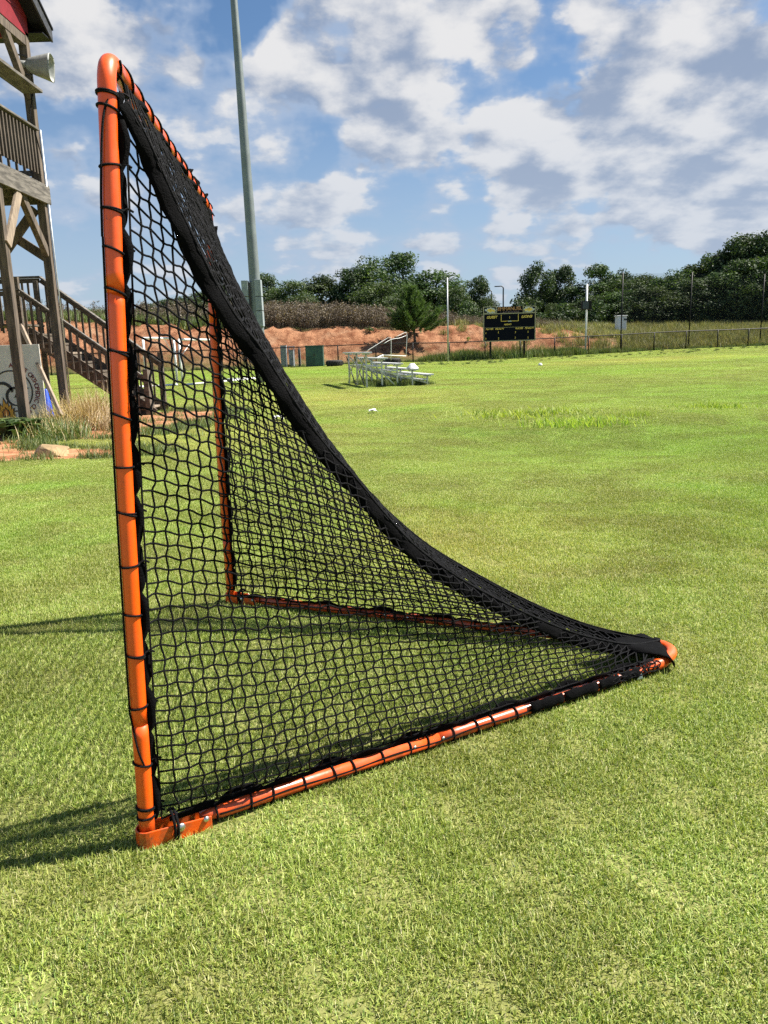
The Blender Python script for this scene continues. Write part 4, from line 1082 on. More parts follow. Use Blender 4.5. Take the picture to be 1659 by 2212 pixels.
# tall poles carrying the ball stop net
nets = []
for xp, yt, yb, nm in ((1340, 588, 762, 'in front of the white shed'), (1487, 588, 752, 'in the middle of its row'), (1641, 592, 745, 'at the edge of the photo')):
    Y = 70.0+ (xp-1340)*.0125
    q = P(xp, yb, Y); q[2] = tz(q[0], Y); tp = P(xp+1, yt, Y)
    o = MB().tube([q-[0, 0, .3], np.array([q[0], Y, tp[2]])], .055, 8).build('net_pole', 'fence_black', loc=q, smooth=True)
    tag(o, 'tall thin black ball stop net pole %s' % nm, 'pole', 'ball stop net poles'); nets.append((q[0], Y, q[2], tp[2]))
ex = nets[-1]; nets.append((ex[0]+7.5, ex[1]+1.8, ex[2], ex[3]))
o = MB().sheet([[np.array([x, y+.06, z0+.1]), np.array([x, y+.06, z1-.1])] for x, y, z0, z1 in nets]).build('ball_stop_net', 'ball_net', loc=(nets[0][0], nets[0][1], nets[0][2]))
tag(o, 'thin black ball stop net hung between the tall black poles', 'net')

# ------------------------------------------------------------------ scoreboard
mat('board_navy', (.0022, .003, .009), .6, spec=.1); mat('board_gold', (.85, .60, .12), .5); mat('board_trim', (.36, .32, .20), .5); mat('board_bronze', (.42, .20, .07), .5, var=.5, vscale=9)
mat('board_silver', (.55, .56, .56), .5); mat('board_plum', (.19, .12, .15), .5)
SBY = 66.0; sl0 = P(1043.5, 741, SBY); sr0 = P(1156, 731.5, SBY)
W = float(np.linalg.norm((sr0-sl0)[[0, 1]])); K = W/1365.0
zb = (sl0[2]+sr0[2])/2
sb = thing('scoreboard', 'navy lacrosse scoreboard with gold lettering on two black posts by the fence', 'scoreboard', ((sl0[0]+sr0[0])/2, SBY, tz(sl0[0], SBY)))
def U(x, y, off=0.0):
    return np.array([sl0[0]+(x-135)*K, SBY-.12-off, zb+(1185-.045*(x-135)-y)*K])
def sbox(name, x0, y0, x1, y1, m, off, th, parent=sb):
    a = [U(x0, y0+.045*0, off), U(x1, y0-.045*(x1-x0), off), U(x1, y1-.045*(x1-x0), off), U(x0, y1, off)]
    return MB().poly(a, (0, th, 0)).build(name, m, parent)
cab = sbox('cabinet', 140, 485, 1495, 1188, 'board_navy', 0, .22)
for x0, y0, x1, y1 in ((135, 478, 1500, 500), (135, 1170, 1500, 1195), (135, 500, 160, 1170), (1478, 500, 1502, 1170)):
    sbox('trim', x0, y0-.045*(x0-135), x1, y1-.045*(x0-135), 'board_trim', .012, .02)
sbox('divider', 160, 834, 1478, 841, 'board_trim', .006, .012)
def shift(y, x): return y                                # pixel rows below are read off the photograph directly
def rect(name, x0, y0, x1, y1, m, off, th=.012):
    a = [U(x0, y0, off)]; s = .045*(x1-x0)
    dy = lambda x, y: U(x, y, off)
    return MB().poly([dy(x0, y0), dy(x1, y0-s), dy(x1, y1-s), dy(x0, y1)], (0, th, 0)).build(name, m, sb)
# U() already removes the tilt, so rows given per left edge
rect('clock_frame', 597, 655, 1055, 668, 'board_gold', .010); rect('clock_frame', 597, 490, 610, 655, 'board_gold', .010); rect('clock_frame', 1042, 470, 1055, 635, 'board_gold', .010); rect('clock_maker_plate', 780, 645, 870, 668, 'board_silver', .016)
rect('logo_panel', 135, 300, 485, 478, 'board_trim', 0, .10); rect('logo_field', 160, 322, 462, 458, 'board_navy', .008)
rect('logo_panel', 1165, 268, 1503, 440, 'board_trim', 0, .10); rect('logo_field', 1188, 288, 1480, 418, 'board_navy', .008)
rect('name_panel', 500, 300, 1160, 470, 'board_navy', 0, .08)
def stext(txt, x0, x1, yc0, h, m, name='lettering', shear=.22, off=.02, bold=.0, spacing=1.0):
    v, f = text_mesh(txt, 1.0, shear, spacing, bold); lo, hi = v.min(0), v.max(0)
    sx = (x1-x0)*K/(hi[0]-lo[0]); sy = h*K/(hi[1]-lo[1]); c = U((x0+x1)/2, yc0, off)
    V = np.stack([c[0]+(v[:, 0]-(lo[0]+hi[0])/2)*sx, np.full(len(v), c[1]), c[2]+(v[:, 1]-(lo[1]+hi[1])/2)*sy+(v[:, 0]-(lo[0]+hi[0])/2)*sx*.012], 1)
    MB().add(V, f).build(name, m, sb)
stext('GUEST', 230, 510, 563, 66, 'board_gold', bold=.032); stext('LIONS', 1130, 1415, 527, 66, 'board_gold', bold=.032)
stext('PERIOD', 675, 870, 738, 40, 'board_gold', bold=.032)
stext('PLAYER', 200, 400, 865, 42, 'board_gold', bold=.032); stext('PENALTY', 450, 682, 855, 42, 'board_gold', bold=.032)
stext('PLAYER', 975, 1172, 831, 42, 'board_gold', bold=.032); stext('PENALTY', 1222, 1457, 819, 42, 'board_gold', bold=.032)
for txt, x, y in (('1', 202, 968), ('2', 200, 1107), ('1', 975, 932), ('2', 972, 1070)): stext(txt, x-13, x+13, y, 44, 'board_gold', bold=.032)
for x, y in ((531, 945), (535, 1100), (1305, 915), (1305, 1065), (825, 560)):
    for dy_ in (-15, 15): rect('colon_dot', x-9, y+dy_-9, x+9, y+dy_+9, 'board_gold', .016)
stext('EMMANUEL', 512, 1145, 337, 92, 'board_bronze', 'name_letters', 0, .03, .035, .95); stext('LACROSSE', 585, 1068, 425, 44, 'board_plum', 'name_letters', 0, .02, .02, 1.2)
def lion(cx, cy, flip):
    """lion head in profile, mane swept back"""
    mane = [(-.46, .02), (-.40, .16), (-.30, .10), (-.24, .30), (-.08, .24), (.04, .38), (.16, .30), (.34, .30), (.44, .12), (.50, -.04), (.42, -.22), (.46, -.34), (.30, -.30), (.22, -.42), (.10, -.34), (-.04, -.46), (-.10, -.30), (-.26, -.36), (-.24, -.18), (-.42, -.12)]
    face = [(-.24, .06), (-.10, .20), (.10, .22), (.22, .10), (.20, -.12), (.10, -.28), (-.06, -.26), (-.16, -.14), (-.28, -.08)]
    jaw = [(.20, .04), (.38, .10), (.44, -.10), (.36, -.26), (.22, -.16)]
    for pts, m, off, nm in ((mane, 'board_silver', .022, 'lion_mane'), (face, 'board_gold', .030, 'lion_face'), (jaw, 'board_gold', .026, 'lion_mane_lock'), ([(-.02, .08), (.08, .10), (.06, .0), (-.02, .02)], 'board_navy', .036, 'lion_eye')):
        MB().poly([U(cx+a*300*flip, cy-b*190, off) for a, b in pts][::(1 if flip > 0 else -1)], (0, .006, 0)).build(nm, m, sb)
lion(312, 388, 1); lion(1338, 345, -1)
for x in (328, 1214):
    q = U(x, 1180); z0 = tz(q[0], SBY)-.3
    box1('support_post', (q[0], SBY+.02, (z0+q[2]+1.6)/2), (.15, .15, q[2]+1.6-z0), 'fence_black', sb)
rect('beacon', 1222, 235, 1255, 268, 'fence_black', .0, .1)

# ------------------------------------------------------------------ far poles and street lamps
mat('steel_pole', (.45, .46, .46), .45, metal=.5); mat('lamp_dark', (.05, .06, .07), .5)
q = P(968, 770, 63); q[2] = tz(q[0], 63); tp = P(966, 600, 63)
o = MB().tube([q-[0, 0, .2], np.array([q[0], 63, tp[2]])], [.075, .045], 10).build('flag_pole', 'steel_pole', loc=q, smooth=True); tag(o, 'slim bare grey pole between the young pine and the scoreboard', 'pole')
q = P(1264.5, 760, 70); q[2] = tz(q[0], 70); tp = P(1267, 614, 70)
wp = thing('speaker_pole', 'cream painted pole carrying a black speaker box right of the scoreboard', 'pole', q)
MB().tube([q-[0, 0, .2], np.array([q[0], 70, tp[2]])], .085, 10).build('pole', 'white_paint', wp, smooth=True)
c = P(1266.5, 659.5, 69.85); box1('speaker_box', c, (.85, .32, .72), 'fence_black', wp, bevel=.02)
box1('speaker_grille', c+[-.10, -.172, 0], (.52, .02, .60), 'lamp_dark', wp)
def street_lamp(x, ytop, Y, armpx, label):
    q = P(x, 690, Y); q[2] = tz(q[0], Y); tp = P(x, ytop, Y); h = tp[2]
    l = thing('street_lamp', label, 'street lamp', q, 'street lamps beyond the bank')
    aw = armpx*Y/FPX; pts = smoothpath([q-[0, 0, .2], np.array([q[0], Y, h-.9]), np.array([q[0], Y, h-.25]), np.array([q[0]-.25*np.sign(aw), Y, h-.02]), np.array([q[0]-aw, Y, h])], 5)
    MB().tube(pts, np.linspace(.11, .06, len(pts)), 8).build('pole', 'lamp_dark', l, smooth=True)
    box1('lamp_head', (q[0]-aw-.25*np.sign(aw), Y, h-.02), (.75, .28, .13), 'lamp_dark', l, bevel=.03)
street_lamp(1087, 618, 112, 9, 'curved street lamp rising against the sky above the scoreboard centre')
street_lamp(1062, 627, 122, 9, 'shorter curved street lamp above the lion panel of the scoreboard')
street_lamp(525, 628, 112, -9, 'small street lamp just left of the grey lighting pole')
street_lamp(441, 640, 112, 10, 'street lamp behind the netting left of the far orange post')

# ------------------------------------------------------------------ service cabinets, transformer, tyres, tube frame
mat('cab_metal', (.30, .33, .36), .5, var=.15, vscale=3); mat('green_metal', (.030, .085, .065), .45, var=.25, vscale=3); mat('rubber', (.022, .021, .020), .85, var=.3, vscale=8)
def cabinet(x0, x1, y0, y1, Y, name, label, m):
    a, b = P(x0, y0, Y), P(x1, y1, Y); w = b[0]-a[0]; cx = (a[0]+b[0])/2; z0 = tz(cx, Y); z1 = a[2]
    t_ = thing(name, label, 'cabinet', (cx, Y, z0))
    box1('case', (cx, Y+.22, (z0+z1)/2), (w, .45, z1-z0), m, t_, bevel=.015)
    box1('door', (cx, Y-.015, (z0+z1)/2+.02), (w*.86, .03, (z1-z0)*.84), m, t_, bevel=.006)
    box1('hood', (cx, Y+.2, z1+.015), (w*1.08, .52, .04), m, t_); box1('handle', (cx+w*.32, Y-.045, (z0+z1)/2), (.035, .03, .16), 'dark_steel', t_)
    return t_
cabinet(605, 620, 747, 787, 63.5, 'electric_cabinet', 'tall grey electric cabinet with a hood beside the clay bank', 'cab_metal')
cabinet(624, 635, 757, 785, 63.8, 'electric_cabinet', 'short grey electric cabinet between the tall one and the green transformer', 'cab_metal')
a = P(629, 747, 64.4); r_ = thing('conduit_rack', 'thin metal conduit rack behind the short grey cabinet', 'rack', (a[0], 64.4, tz(a[0], 64.4)))
for dx in (-.22, .22): MB().tube([(a[0]+dx, 64.4, tz(a[0], 64.4)-.1), (a[0]+dx, 64.4, a[2])], .03, 6).build('upright', 'cab_metal', r_)
for dz in (-.05, -.35): box1('rail', (a[0], 64.4, a[2]+dz), (.55, .04, .05), 'cab_metal', r_)
a = P(646, 753, 63.6); o = box1('marker_post', (a[0], 63.6, (a[2]+tz(a[0], 63.6))/2), (.2, .12, a[2]-tz(a[0], 63.6)), 'cab_metal', None, bevel=.02); tag(o, 'squat grey utility post between the cabinets and the green transformer', 'post')
a, b = P(659, 748, 62), P(699, 791, 62); w = b[0]-a[0]; cx = (a[0]+b[0])/2; z0 = tz(cx, 62); h = a[2]-z0
tf = thing('transformer', 'dark green pad mounted transformer with paired doors by the fence', 'transformer', (cx, 62, z0))
box1('case', (cx, 62.5, z0+h/2), (w, 1.0, h), 'green_metal', tf, bevel=.02); box1('hood', (cx, 62.5, z0+h+.02), (w+.08, 1.1, .06), 'green_metal', tf, bevel=.015)
for s in (-1, 1): box1('door', (cx+s*w*.245, 61.985, z0+h*.5), (w*.47, .03, h*.88), 'green_metal', tf, bevel=.008); box1('handle', (cx+s*.06, 61.95, z0+h*.55), (.03, .04, .18), 'dark_steel', tf)
for k in range(7): box1('cooling_fin', (cx-w*.42+k*w*.06, 61.955, z0+h*.30), (.03, .05, h*.4), 'green_metal', tf)
for x, y, nm in ((708+15, 791, 'left of the bleacher'), (847, 784, 'behind the bleacher')):
    c = P(x, y, 61.0); c[2] = tz(c[0], 61.0)
    m = MB(); 
    m.lathe(c, [(.40, .0), (.60, .02), (.66, .12), (.66, .34), (.60, .44), (.42, .46), (.38, .34), (.38, .1)], 22)
    o = thing('tyre', 'black tractor tyre lying flat on the grass %s' % nm, 'tyre', c, 'tyres along the fence')
    m.build('carcass', 'rubber', o, smooth=True); lug = MB()
    for k in range(22):
        a_ = 2*math.pi*k/22; e = np.array([math.cos(a_), math.sin(a_), 0]); lug.box(c+e*.665+[0, 0, .23], (.05, .09, .26), (e, np.array([-e[1], e[0], 0]), (0, 0, 1)))
    lug.build('tread', 'rubber', o)
TF = P(845, 774, 58); tfz = tz(TF[0], 58)
tfm = thing('tube_frame', 'white tubular frame with curved rails standing behind the bleacher', 'frame', (TF[0], 58, tfz))
def tp_(x, y, Y): return P(x, y, Y)
for pts in ([tp_(791, 759, 57), tp_(815, 744, 57.5), tp_(836, 731, 58), tp_(842, 729.5, 58), tp_(844.7, 734, 58), tp_(844.7, 778, 58)],
            [tp_(829, 742, 58.5), tp_(846, 733, 59), tp_(864, 730, 59.5), tp_(877, 725, 60), tp_(879, 727, 60), tp_(877, 769, 60)],
            [tp_(855, 728, 59.5), tp_(876, 718, 60), tp_(879, 722, 60)]):
    MB().tube(smoothpath(pts, 4), .018, 8).build('curved_rail', 'white_paint', tfm, smooth=True)
MB().tube([tp_(827, 767, 58), tp_(877, 769, 60)], .028, 8).build('cross_bar', 'white_paint', tfm, smooth=True)
MB().tube([tp_(827, 767, 58), tp_(827, 776, 58)], .035, 8).build('foot', 'white_paint', tfm, smooth=True)
MB().tube([tp_(814, 773, 57), tp_(827, 767, 58)], .05, 8).build('foot', 'white_paint', tfm, smooth=True)
# white shed on the slope
c = P(1344, 690.5, 86); w = 21*86/FPX; z0 = tz(c[0], 86); zt_ = P(1344, 683, 86)[2]
sh = thing('portable_shed', 'small white portable shed standing in the tall grass right of the scoreboard', 'shed', (c[0], 86, z0))
box1('wall', (c[0], 86.5, (z0+zt_)/2), (w*.9, 1.0, zt_-z0), 'white_paint', sh, bevel=.02)
box1('door', (c[0]-.12, 85.985, (z0+zt_)/2), (w*.42, .03, (zt_-z0)*.86), 'white_paint', sh)
box1('roof', (c[0], 86.5, zt_+.04), (w*1.05, 1.15, .1), 'white_paint', sh, bevel=.03)
box1('vent', (c[0]+w*.3, 85.985, zt_-.35), (.3, .02, .2), 'lamp_dark', sh)
# litter on the grass
def litter(x, y, w, h, label):
    c = G(x, y); c[2] = tz(c[0], c[1])
    pts = []; F = []; n = 12
    V = [c+np.array([0, 0, h])]
    for k in range(n): a_ = 2*math.pi*k/n; r = w*(.7+.5*float(vnoise(k*.9, x, 1.0, 2))); V.append(c+[r*math.cos(a_), r*math.sin(a_), h*.8*float(vnoise(k, y, 1.0, 4))+.02])
    F = [(0, 1+k, 1+(k+1) % n) for k in range(n)]
    o = MB().add(V, F).build('paper_scrap', 'white_plastic', loc=c); so = o.modifiers.new('thickness', 'SOLIDIFY'); so.thickness = .006; tag(o, label, 'paper')
litter(805, 889, .10, .09, 'crumpled white paper scrap on the dry grass below the bleacher')
litter(602, 905, .13, .10, 'white paper scrap on the grass behind the netting')
c = G(1167, 790); c[2] = tz(c[0], c[1]); o = MB().lathe(c, [(.12, .02), (.115, .05), (.09, .12), (.05, .15)], 14).build('marker_cone', 'white_plastic', loc=c, smooth=True); tag(o, 'low white marker disc out on the grass below the scoreboard', 'cone')

# ------------------------------------------------------------------ trees
leafmat('leaf_dark', [(0, (.012, .028, .008)), (.5, (.037, .070, .017)), (1, (.085, .130, .034))], .28)
leafmat('leaf_mid', [(0, (.018, .038, .010)), (.5, (.052, .092, .020)), (1, (.115, .165, .042))], .30)
leafmat('pine_needle', [(0, (.025, .058, .014)), (.5, (.060, .115, .026)), (1, (.13, .20, .05))], .28)
leafmat('leaf_bright', [(0, (.07, .14, .015)), (.5, (.16, .27, .03)), (1, (.28, .38, .06))], .40)
mat('bark', (.085, .065, .05), .95, var=.4, vscale=10, bump=.5, bscale=18)
def quads(m, c, nrm, size, tint):
    """n leaf-clump faces: centres c, normals nrm"""
    n = len(c); a = np.where(np.abs(nrm[:, 2:3]) < .9, [[0, 0, 1.0]], [[1.0, 0, 0]])
    u = np.cross(nrm, a); u /= np.linalg.norm(u, axis=1)[:, None]; w = np.cross(nrm, u)
    th = RNG.uniform(0, 2*np.pi, n)[:, None]; u2 = np.cos(th)*u+np.sin(th)*w; w2 = -np.sin(th)*u+np.cos(th)*w
    s = size[:, None]; k = RNG.uniform(.55, 1.0, (n, 1))
    V = np.stack([c-u2*s, c+w2*s*k*.8+nrm*s*.18, c+u2*s, c-w2*s*k*.8+nrm*s*.18], 1).reshape(-1, 3)
    i = np.arange(n)*4+m.n
    m.f += [tuple(r) for r in np.stack([i, i+1, i+2, i+3], 1).tolist()]; m.v.append(V); m.n += 4*n; m.t.append(np.repeat(tint, 4))
def crown_lobes(nl, r, z0, z1, seed, shape='round'):
    rg = np.random.default_rng(seed); L = []
    for k in range(nl):
        t = rg.uniform(0, 1)**.9; z = z0+(z1-z0)*t
        if shape == 'round': rad = r*math.sqrt(max(.05, 1-((t-.42)/.62)**2))
        elif shape == 'tall': rad = r*(.55+.5*math.sin(math.pi*min(1, t*.9+.1)))
        else: rad = r*(1-.75*abs(t-.5))*(.5 if t < .3 else 1)
        a = rg.uniform(0, 2*np.pi); q = rad*math.sqrt(rg.uniform(.1, 1))*.85
        L.append((np.array([q*math.cos(a), q*math.sin(a), z]), rg.uniform(.09, .19)*(1.15-.40*t)*(r/.33)))
    L.append((np.array([rg.normal(0, .03), rg.normal(0, .03), z1-.05]), .075))
    return L
def make_crown(seed, nl=60, n=11000, r=.33, z0=.10, z1=.93, leaf=.017, shape='round'):
    L = crown_lobes(nl, r, z0, z1, seed, shape); rg = np.random.default_rng(seed+50); m = MB()
    wts = np.array([q[1]**2 for q in L]); wts /= wts.sum(); pick = rg.choice(len(L), n, p=wts)
    cen = np.array([q[0] for q in L])[pick]; rad = np.array([q[1] for q in L])[pick]
    d = rg.normal(0, 1, (n, 3)); d /= np.linalg.norm(d, axis=1)[:, None]; d[:, 2] += .12
    rr = rad*(rg.uniform(.3, 1.0, n)**.45)*rg.uniform(.85, 1.15, n)
    c = cen+d*rr[:, None]*[1, 1, .82]
    nr = d+rg.normal(0, .55, (n, 3)); nr /= np.linalg.norm(nr, axis=1)[:, None]
    quads(m, c, nr, leaf*rg.uniform(.55, 1.25, n), np.clip(rg.normal(.45, .22, n)+.15*rg.normal(0, 1, len(L))[pick], 0, 1))
    return m, L
def make_trunk(L, h=.55, r=.016, nb=9):
    m = MB(); top = np.array([.01, 0, h]); m.tube(smoothpath([(0, 0, -.02), (.006, .004, .2), (-.004, .0, .4), top], 4), np.linspace(r, r*.45, 13), 8)
    for c, rad in L[:nb]:
        z = max(.12, min(h, c[2]*.55)); m.tube(smoothpath([(0, 0, z), c*[.5, .5, 1]*np.array([1, 1, .85]), c], 4), np.linspace(r*.45, r*.12, 9), 5)
    return m
TREE_KINDS = {}
def tree_kind(key, mats, nvar, **kw):
    TREE_KINDS[key] = []
    for k in range(nvar):
        m, L = make_crown(100+17*k+hash_(key), **kw)
        cm = m.build('crown', mats); tm = make_trunk(L).build('trunk', 'bark', smooth=True)
        COL.objects.unlink(cm); COL.objects.unlink(tm); TREE_KINDS[key].append((tm.data, cm.data))
        bpy.data.objects.remove(cm); bpy.data.objects.remove(tm)
def hash_(s): return sum(ord(c)*(i+3) for i, c in enumerate(s)) % 91
tree_kind('round', 'leaf_dark', 4); tree_kind('lush', 'leaf_mid', 3, nl=64, r=.36, z0=.05)
tree_kind('tall', 'leaf_dark', 3, nl=60, r=.30, z0=.10, shape='tall'); tree_kind('airy', 'leaf_dark', 3, nl=26, n=6000, r=.30, z0=.34)
tcount = {}
def tree(kind, x, ytop, wpx, Y, label, group, ybase=None, name='broadleaf_tree'):
    q = P(x, 700, Y); q[2] = tz(q[0], Y)-.1; top = P(x, ytop, Y)[2]; h = (top-q[2])
    i = tcount.get(kind, 0); tcount[kind] = i+1; tm, cm = TREE_KINDS[kind][i % len(TREE_KINDS[kind])]
    o = bpy.data.objects.new(name, None); COL.objects.link(o); o.location = q.tolist(); o.rotation_euler = (0, 0, random.uniform(0, 6.28))
    w = wpx*Y/FPX/.66*(1.22 if x < 1100 else 1.1); o.scale = (w, w, h/.98); tag(o, label, 'tree', group)
    for nm, me in (('trunk', tm), ('crown', cm)):
        c = bpy.data.objects.new(nm, me); COL.objects.link(c); c.parent = o
GL = 'trees beyond the clay bank'; GR = 'trees of the dense wood'; GB = 'far trees behind the netting'
for x, yt, w, Y, lab in ((205, 682, 22, 150, 'tiny far tree showing through the stair balusters'), (325, 655, 60, 120, 'far dark tree through the net, next to the near orange post'), (365, 648, 60, 125, 'far dark tree through the net, second from the near orange post'),
                         (405, 640, 60, 118, 'far dark tree through the net, midway between the orange posts'), (440, 632, 60, 122, 'far dark tree through the net, beside the far orange post')): tree('round', x, yt, w, Y, lab, GB)
tree('round', 483, 612, 60, 120, 'dark tree peeking out between the ridge strap and the lighting pole', GL)
tree('lush', 515, 628, 44, 112, 'low dark tree right behind the lighting pole cabinets', GL)
tree('round', 577, 594, 66, 116, 'dark tree just right of the lighting pole', GL)
tree('lush', 632, 607, 74, 112, 'lighter green loose tree, second right of the lighting pole', GL)
tree('round', 697, 596, 92, 118, 'wide dark round tree between the lighting pole and the tall central clump', GL)
tree('lush', 655, 640, 60, 106, 'low bright green tree in front of the wide dark round tree', GL)
tree('tall', 760, 580, 66, 116, 'upright tree at the left flank of the tall central clump', GL)
tree('lush', 815, 562, 96, 118, 'broad leafy tree in the central clump, left of the highest crown', GL)
tree('round', 868, 548, 92, 122, 'highest tree of the central clump above the young pine', GL)
tree('lush', 820, 610, 84, 108, 'lower bright tree in front of the central clump', GL)
tree('round', 938, 585, 120, 118, 'broad dark domed tree behind the young pine', GL)
tree('lush', 985, 620, 60, 110, 'smaller green tree filling in right of the dark domed tree', GL)
tree('tall', 1029, 596, 56, 114, 'upright feathery tree left of the street lamps', GL)
tree('lush', 1058, 640, 40, 116, 'low tree under the shorter street lamp', GL)
tree('airy', 1160, 569, 72, 108, 'tall rounded pine-like tree standing alone at the left end of the wood', GR, name='tall_pine')
tree('airy', 1216, 572, 66, 110, 'airy tall tree, second from the left end of the wood', GR, name='tall_pine')
tree('airy', 1290, 571, 96, 110, 'flat topped tall tree behind the cream speaker pole', GR, name='tall_pine')
tree('airy', 1340, 584, 60, 112, 'thin crowned tree behind the nearest net pole', GR, name='tall_pine')
tree('lush', 1193, 655, 30, 100, 'small pale green tree at the edge of the wood beside the scoreboard', GR)
WOOD = [
 (1140, 640, 60, 112, 'round', 'low dark tree at the foot of the lone pine-like tree'),
 (1185, 625, 70, 114, 'round', 'dark tree under the airy tall tree beside the scoreboard'),
 (1240, 622, 84, 110, 'round', 'dark tree between the airy tall tree and the speaker pole'),
 (1300, 612, 84, 108, 'round', 'dark tree below the flat topped tree right of the speaker pole'),
 (1350, 605, 84, 106, 'lush', 'green tree right behind the nearest net pole'),
 (1385, 597, 84, 108, 'round', 'dark tree just right of the nearest net pole, above the white shed'),
 (1430, 598, 80, 106, 'round', 'dark tree midway between the nearest and the middle net poles'),
 (1468, 588, 84, 106, 'lush', 'greener tree just left of the middle net pole'),
 (1500, 572, 84, 108, 'round', 'dark tree rising right behind the middle net pole'),
 (1535, 548, 84, 108, 'round', 'tall dark tree on the rising skyline right of the middle net pole'),
 (1572, 520, 90, 106, 'tall', 'tall tree where the wood skyline reaches full height'),
 (1600, 512, 96, 104, 'round', 'very tall dark tree left of the net pole at the photo edge'),
 (1640, 508, 96, 104, 'tall', 'tallest tree of the wood, right behind the net pole at the photo edge'),
 (1675, 510, 96, 106, 'round', 'dark tall tree cut by the right photo edge'),
 (1720, 505, 100, 106, 'tall', 'tall tree whose crown just reaches into the right photo edge'),
 (1400, 622, 90, 98, 'round', 'low front row tree of the wood above the white shed, right side'),
 (1450, 628, 90, 98, 'round', 'low front row tree left of the middle net pole'),
 (1500, 604, 90, 98, 'round', 'front row tree of the wood right of the middle net pole'),
 (1550, 588, 96, 98, 'round', 'front row tree midway between the middle and edge net poles'),
 (1600, 562, 96, 98, 'round', 'front row tree left of the edge net pole'),
 (1650, 556, 100, 98, 'round', 'front row tree at the right photo edge'),
 (1700, 570, 100, 98, 'round', 'front row tree mostly beyond the right photo edge'),
 (1340, 628, 84, 100, 'round', 'low front row tree behind the white shed'),
 (1280, 640, 84, 102, 'round', 'low front row tree just right of the speaker pole'),
 (1230, 655, 70, 102, 'round', 'low front row tree left of the speaker pole')]
for x, yt, w, Y, k, lab in WOOD:
    tree(k, x, yt, w*1.12, Y, lab or 'dark tree of the wood beyond the right photo edge', GR)
# undergrowth in the wood and along the tree line
def shrub_proto(seed, n=700, tint=(.45, .22)):
    m, L = make_crown(seed, nl=20, n=n, r=.45, z0=.05, z1=.8, leaf=.045); return m
sh_coll = proto_collection('shrub', [shrub_proto(300+k) for k in range(4)], 'leaf_dark')
pts = []; scl = []
for k in range(330):
    if k < 210: px, Y = random.uniform(1125, 1720), random.uniform(96, 106)
    else: px, Y = random.uniform(430, 1075), random.uniform(103, 113)
    q = P(px, 700, Y); pts.append((q[0], Y, tz(q[0], Y)-.2)); s = random.uniform(1.3, 4.4); scl.append((s, s, s*random.uniform(.55, 1.1)))
scatter('undergrowth', pts, scl, RNG.uniform(0, 6.28, len(pts)), sh_coll, 4, 'dark green undergrowth filling the foot of the tree line', 'undergrowth')

# ------------------------------------------------------------------ young pine on the bank
def young_pine():
    Y = 71.6; q = P(897, 757, Y); q[2] = tz(q[0], Y)-.05; top = P(886, 619, Y)[2]; H = top-q[2]
    o = thing('young_pine', 'young green pine growing from the red clay bank behind the fence', 'tree', q)
    rg = np.random.default_rng(5); lean = (P(886, 619, Y)[0]-q[0])
    ax = lambda t: q+np.array([lean*t, 0, H*t])
    MB().tube([ax(t) for t in np.linspace(-.02, .96, 14)], np.linspace(.13, .02, 14), 8).build('trunk', 'bark', o, smooth=True)
    br = MB(); cr = MB()
    def tuft(c, d, L, n=34):
        d = d/np.linalg.norm(d); v = rg.normal(0, .55, (n, 3))+d*.9; v /= np.linalg.norm(v, axis=1)[:, None]
        for k in range(n):
            a = c-d*L*rg.uniform(0, .9); ln = L*rg.uniform(.5, .9); s = np.cross(v[k], rg.normal(0, 1, 3)); s /= np.linalg.norm(s)
            cr.add([a-s*.022, a+s*.022, a+v[k]*ln], [(0, 1, 2)], float(np.clip(rg.normal(.45, .25)+.25*d[2], 0, 1)))
    for k in range(84):
        t = .20+.76*(k/83)**.95; c = ax(t); a = k*2.399+rg.normal(0, .25)
        R = (2.3*(1-t)**.70+.22)*rg.uniform(.6, 1.15)*(1.25 if t < .5 else 1)
        up = .35+.5*t; e = np.array([math.cos(a), math.sin(a), 0])
        path = smoothpath([c, c+e*R*.5+[0, 0, R*.16*up], c+e*R+[0, 0, R*up*.75]], 4)
        br.tube(path, np.linspace(.035*(1-t)+.012, .008, len(path)), 5)
        nt = 4+int(5*R)
        for j in range(nt):
            f = .35+.65*(j+1)/nt; p = along(path, f); dd = (path[-1]-path[-3])+rg.normal(0, .10, 3)+np.array([0, 0, .10])
            tuft(p+rg.normal(0, .10, 3), dd, .48*rg.uniform(.8, 1.2))
    for j in range(6): tuft(ax(.9+.02*j), np.array([0, 0, 1.0]), .35)
    br.build('branches', 'bark', o, smooth=True); cr.build('crown', 'pine_needle', o)
young_pine()

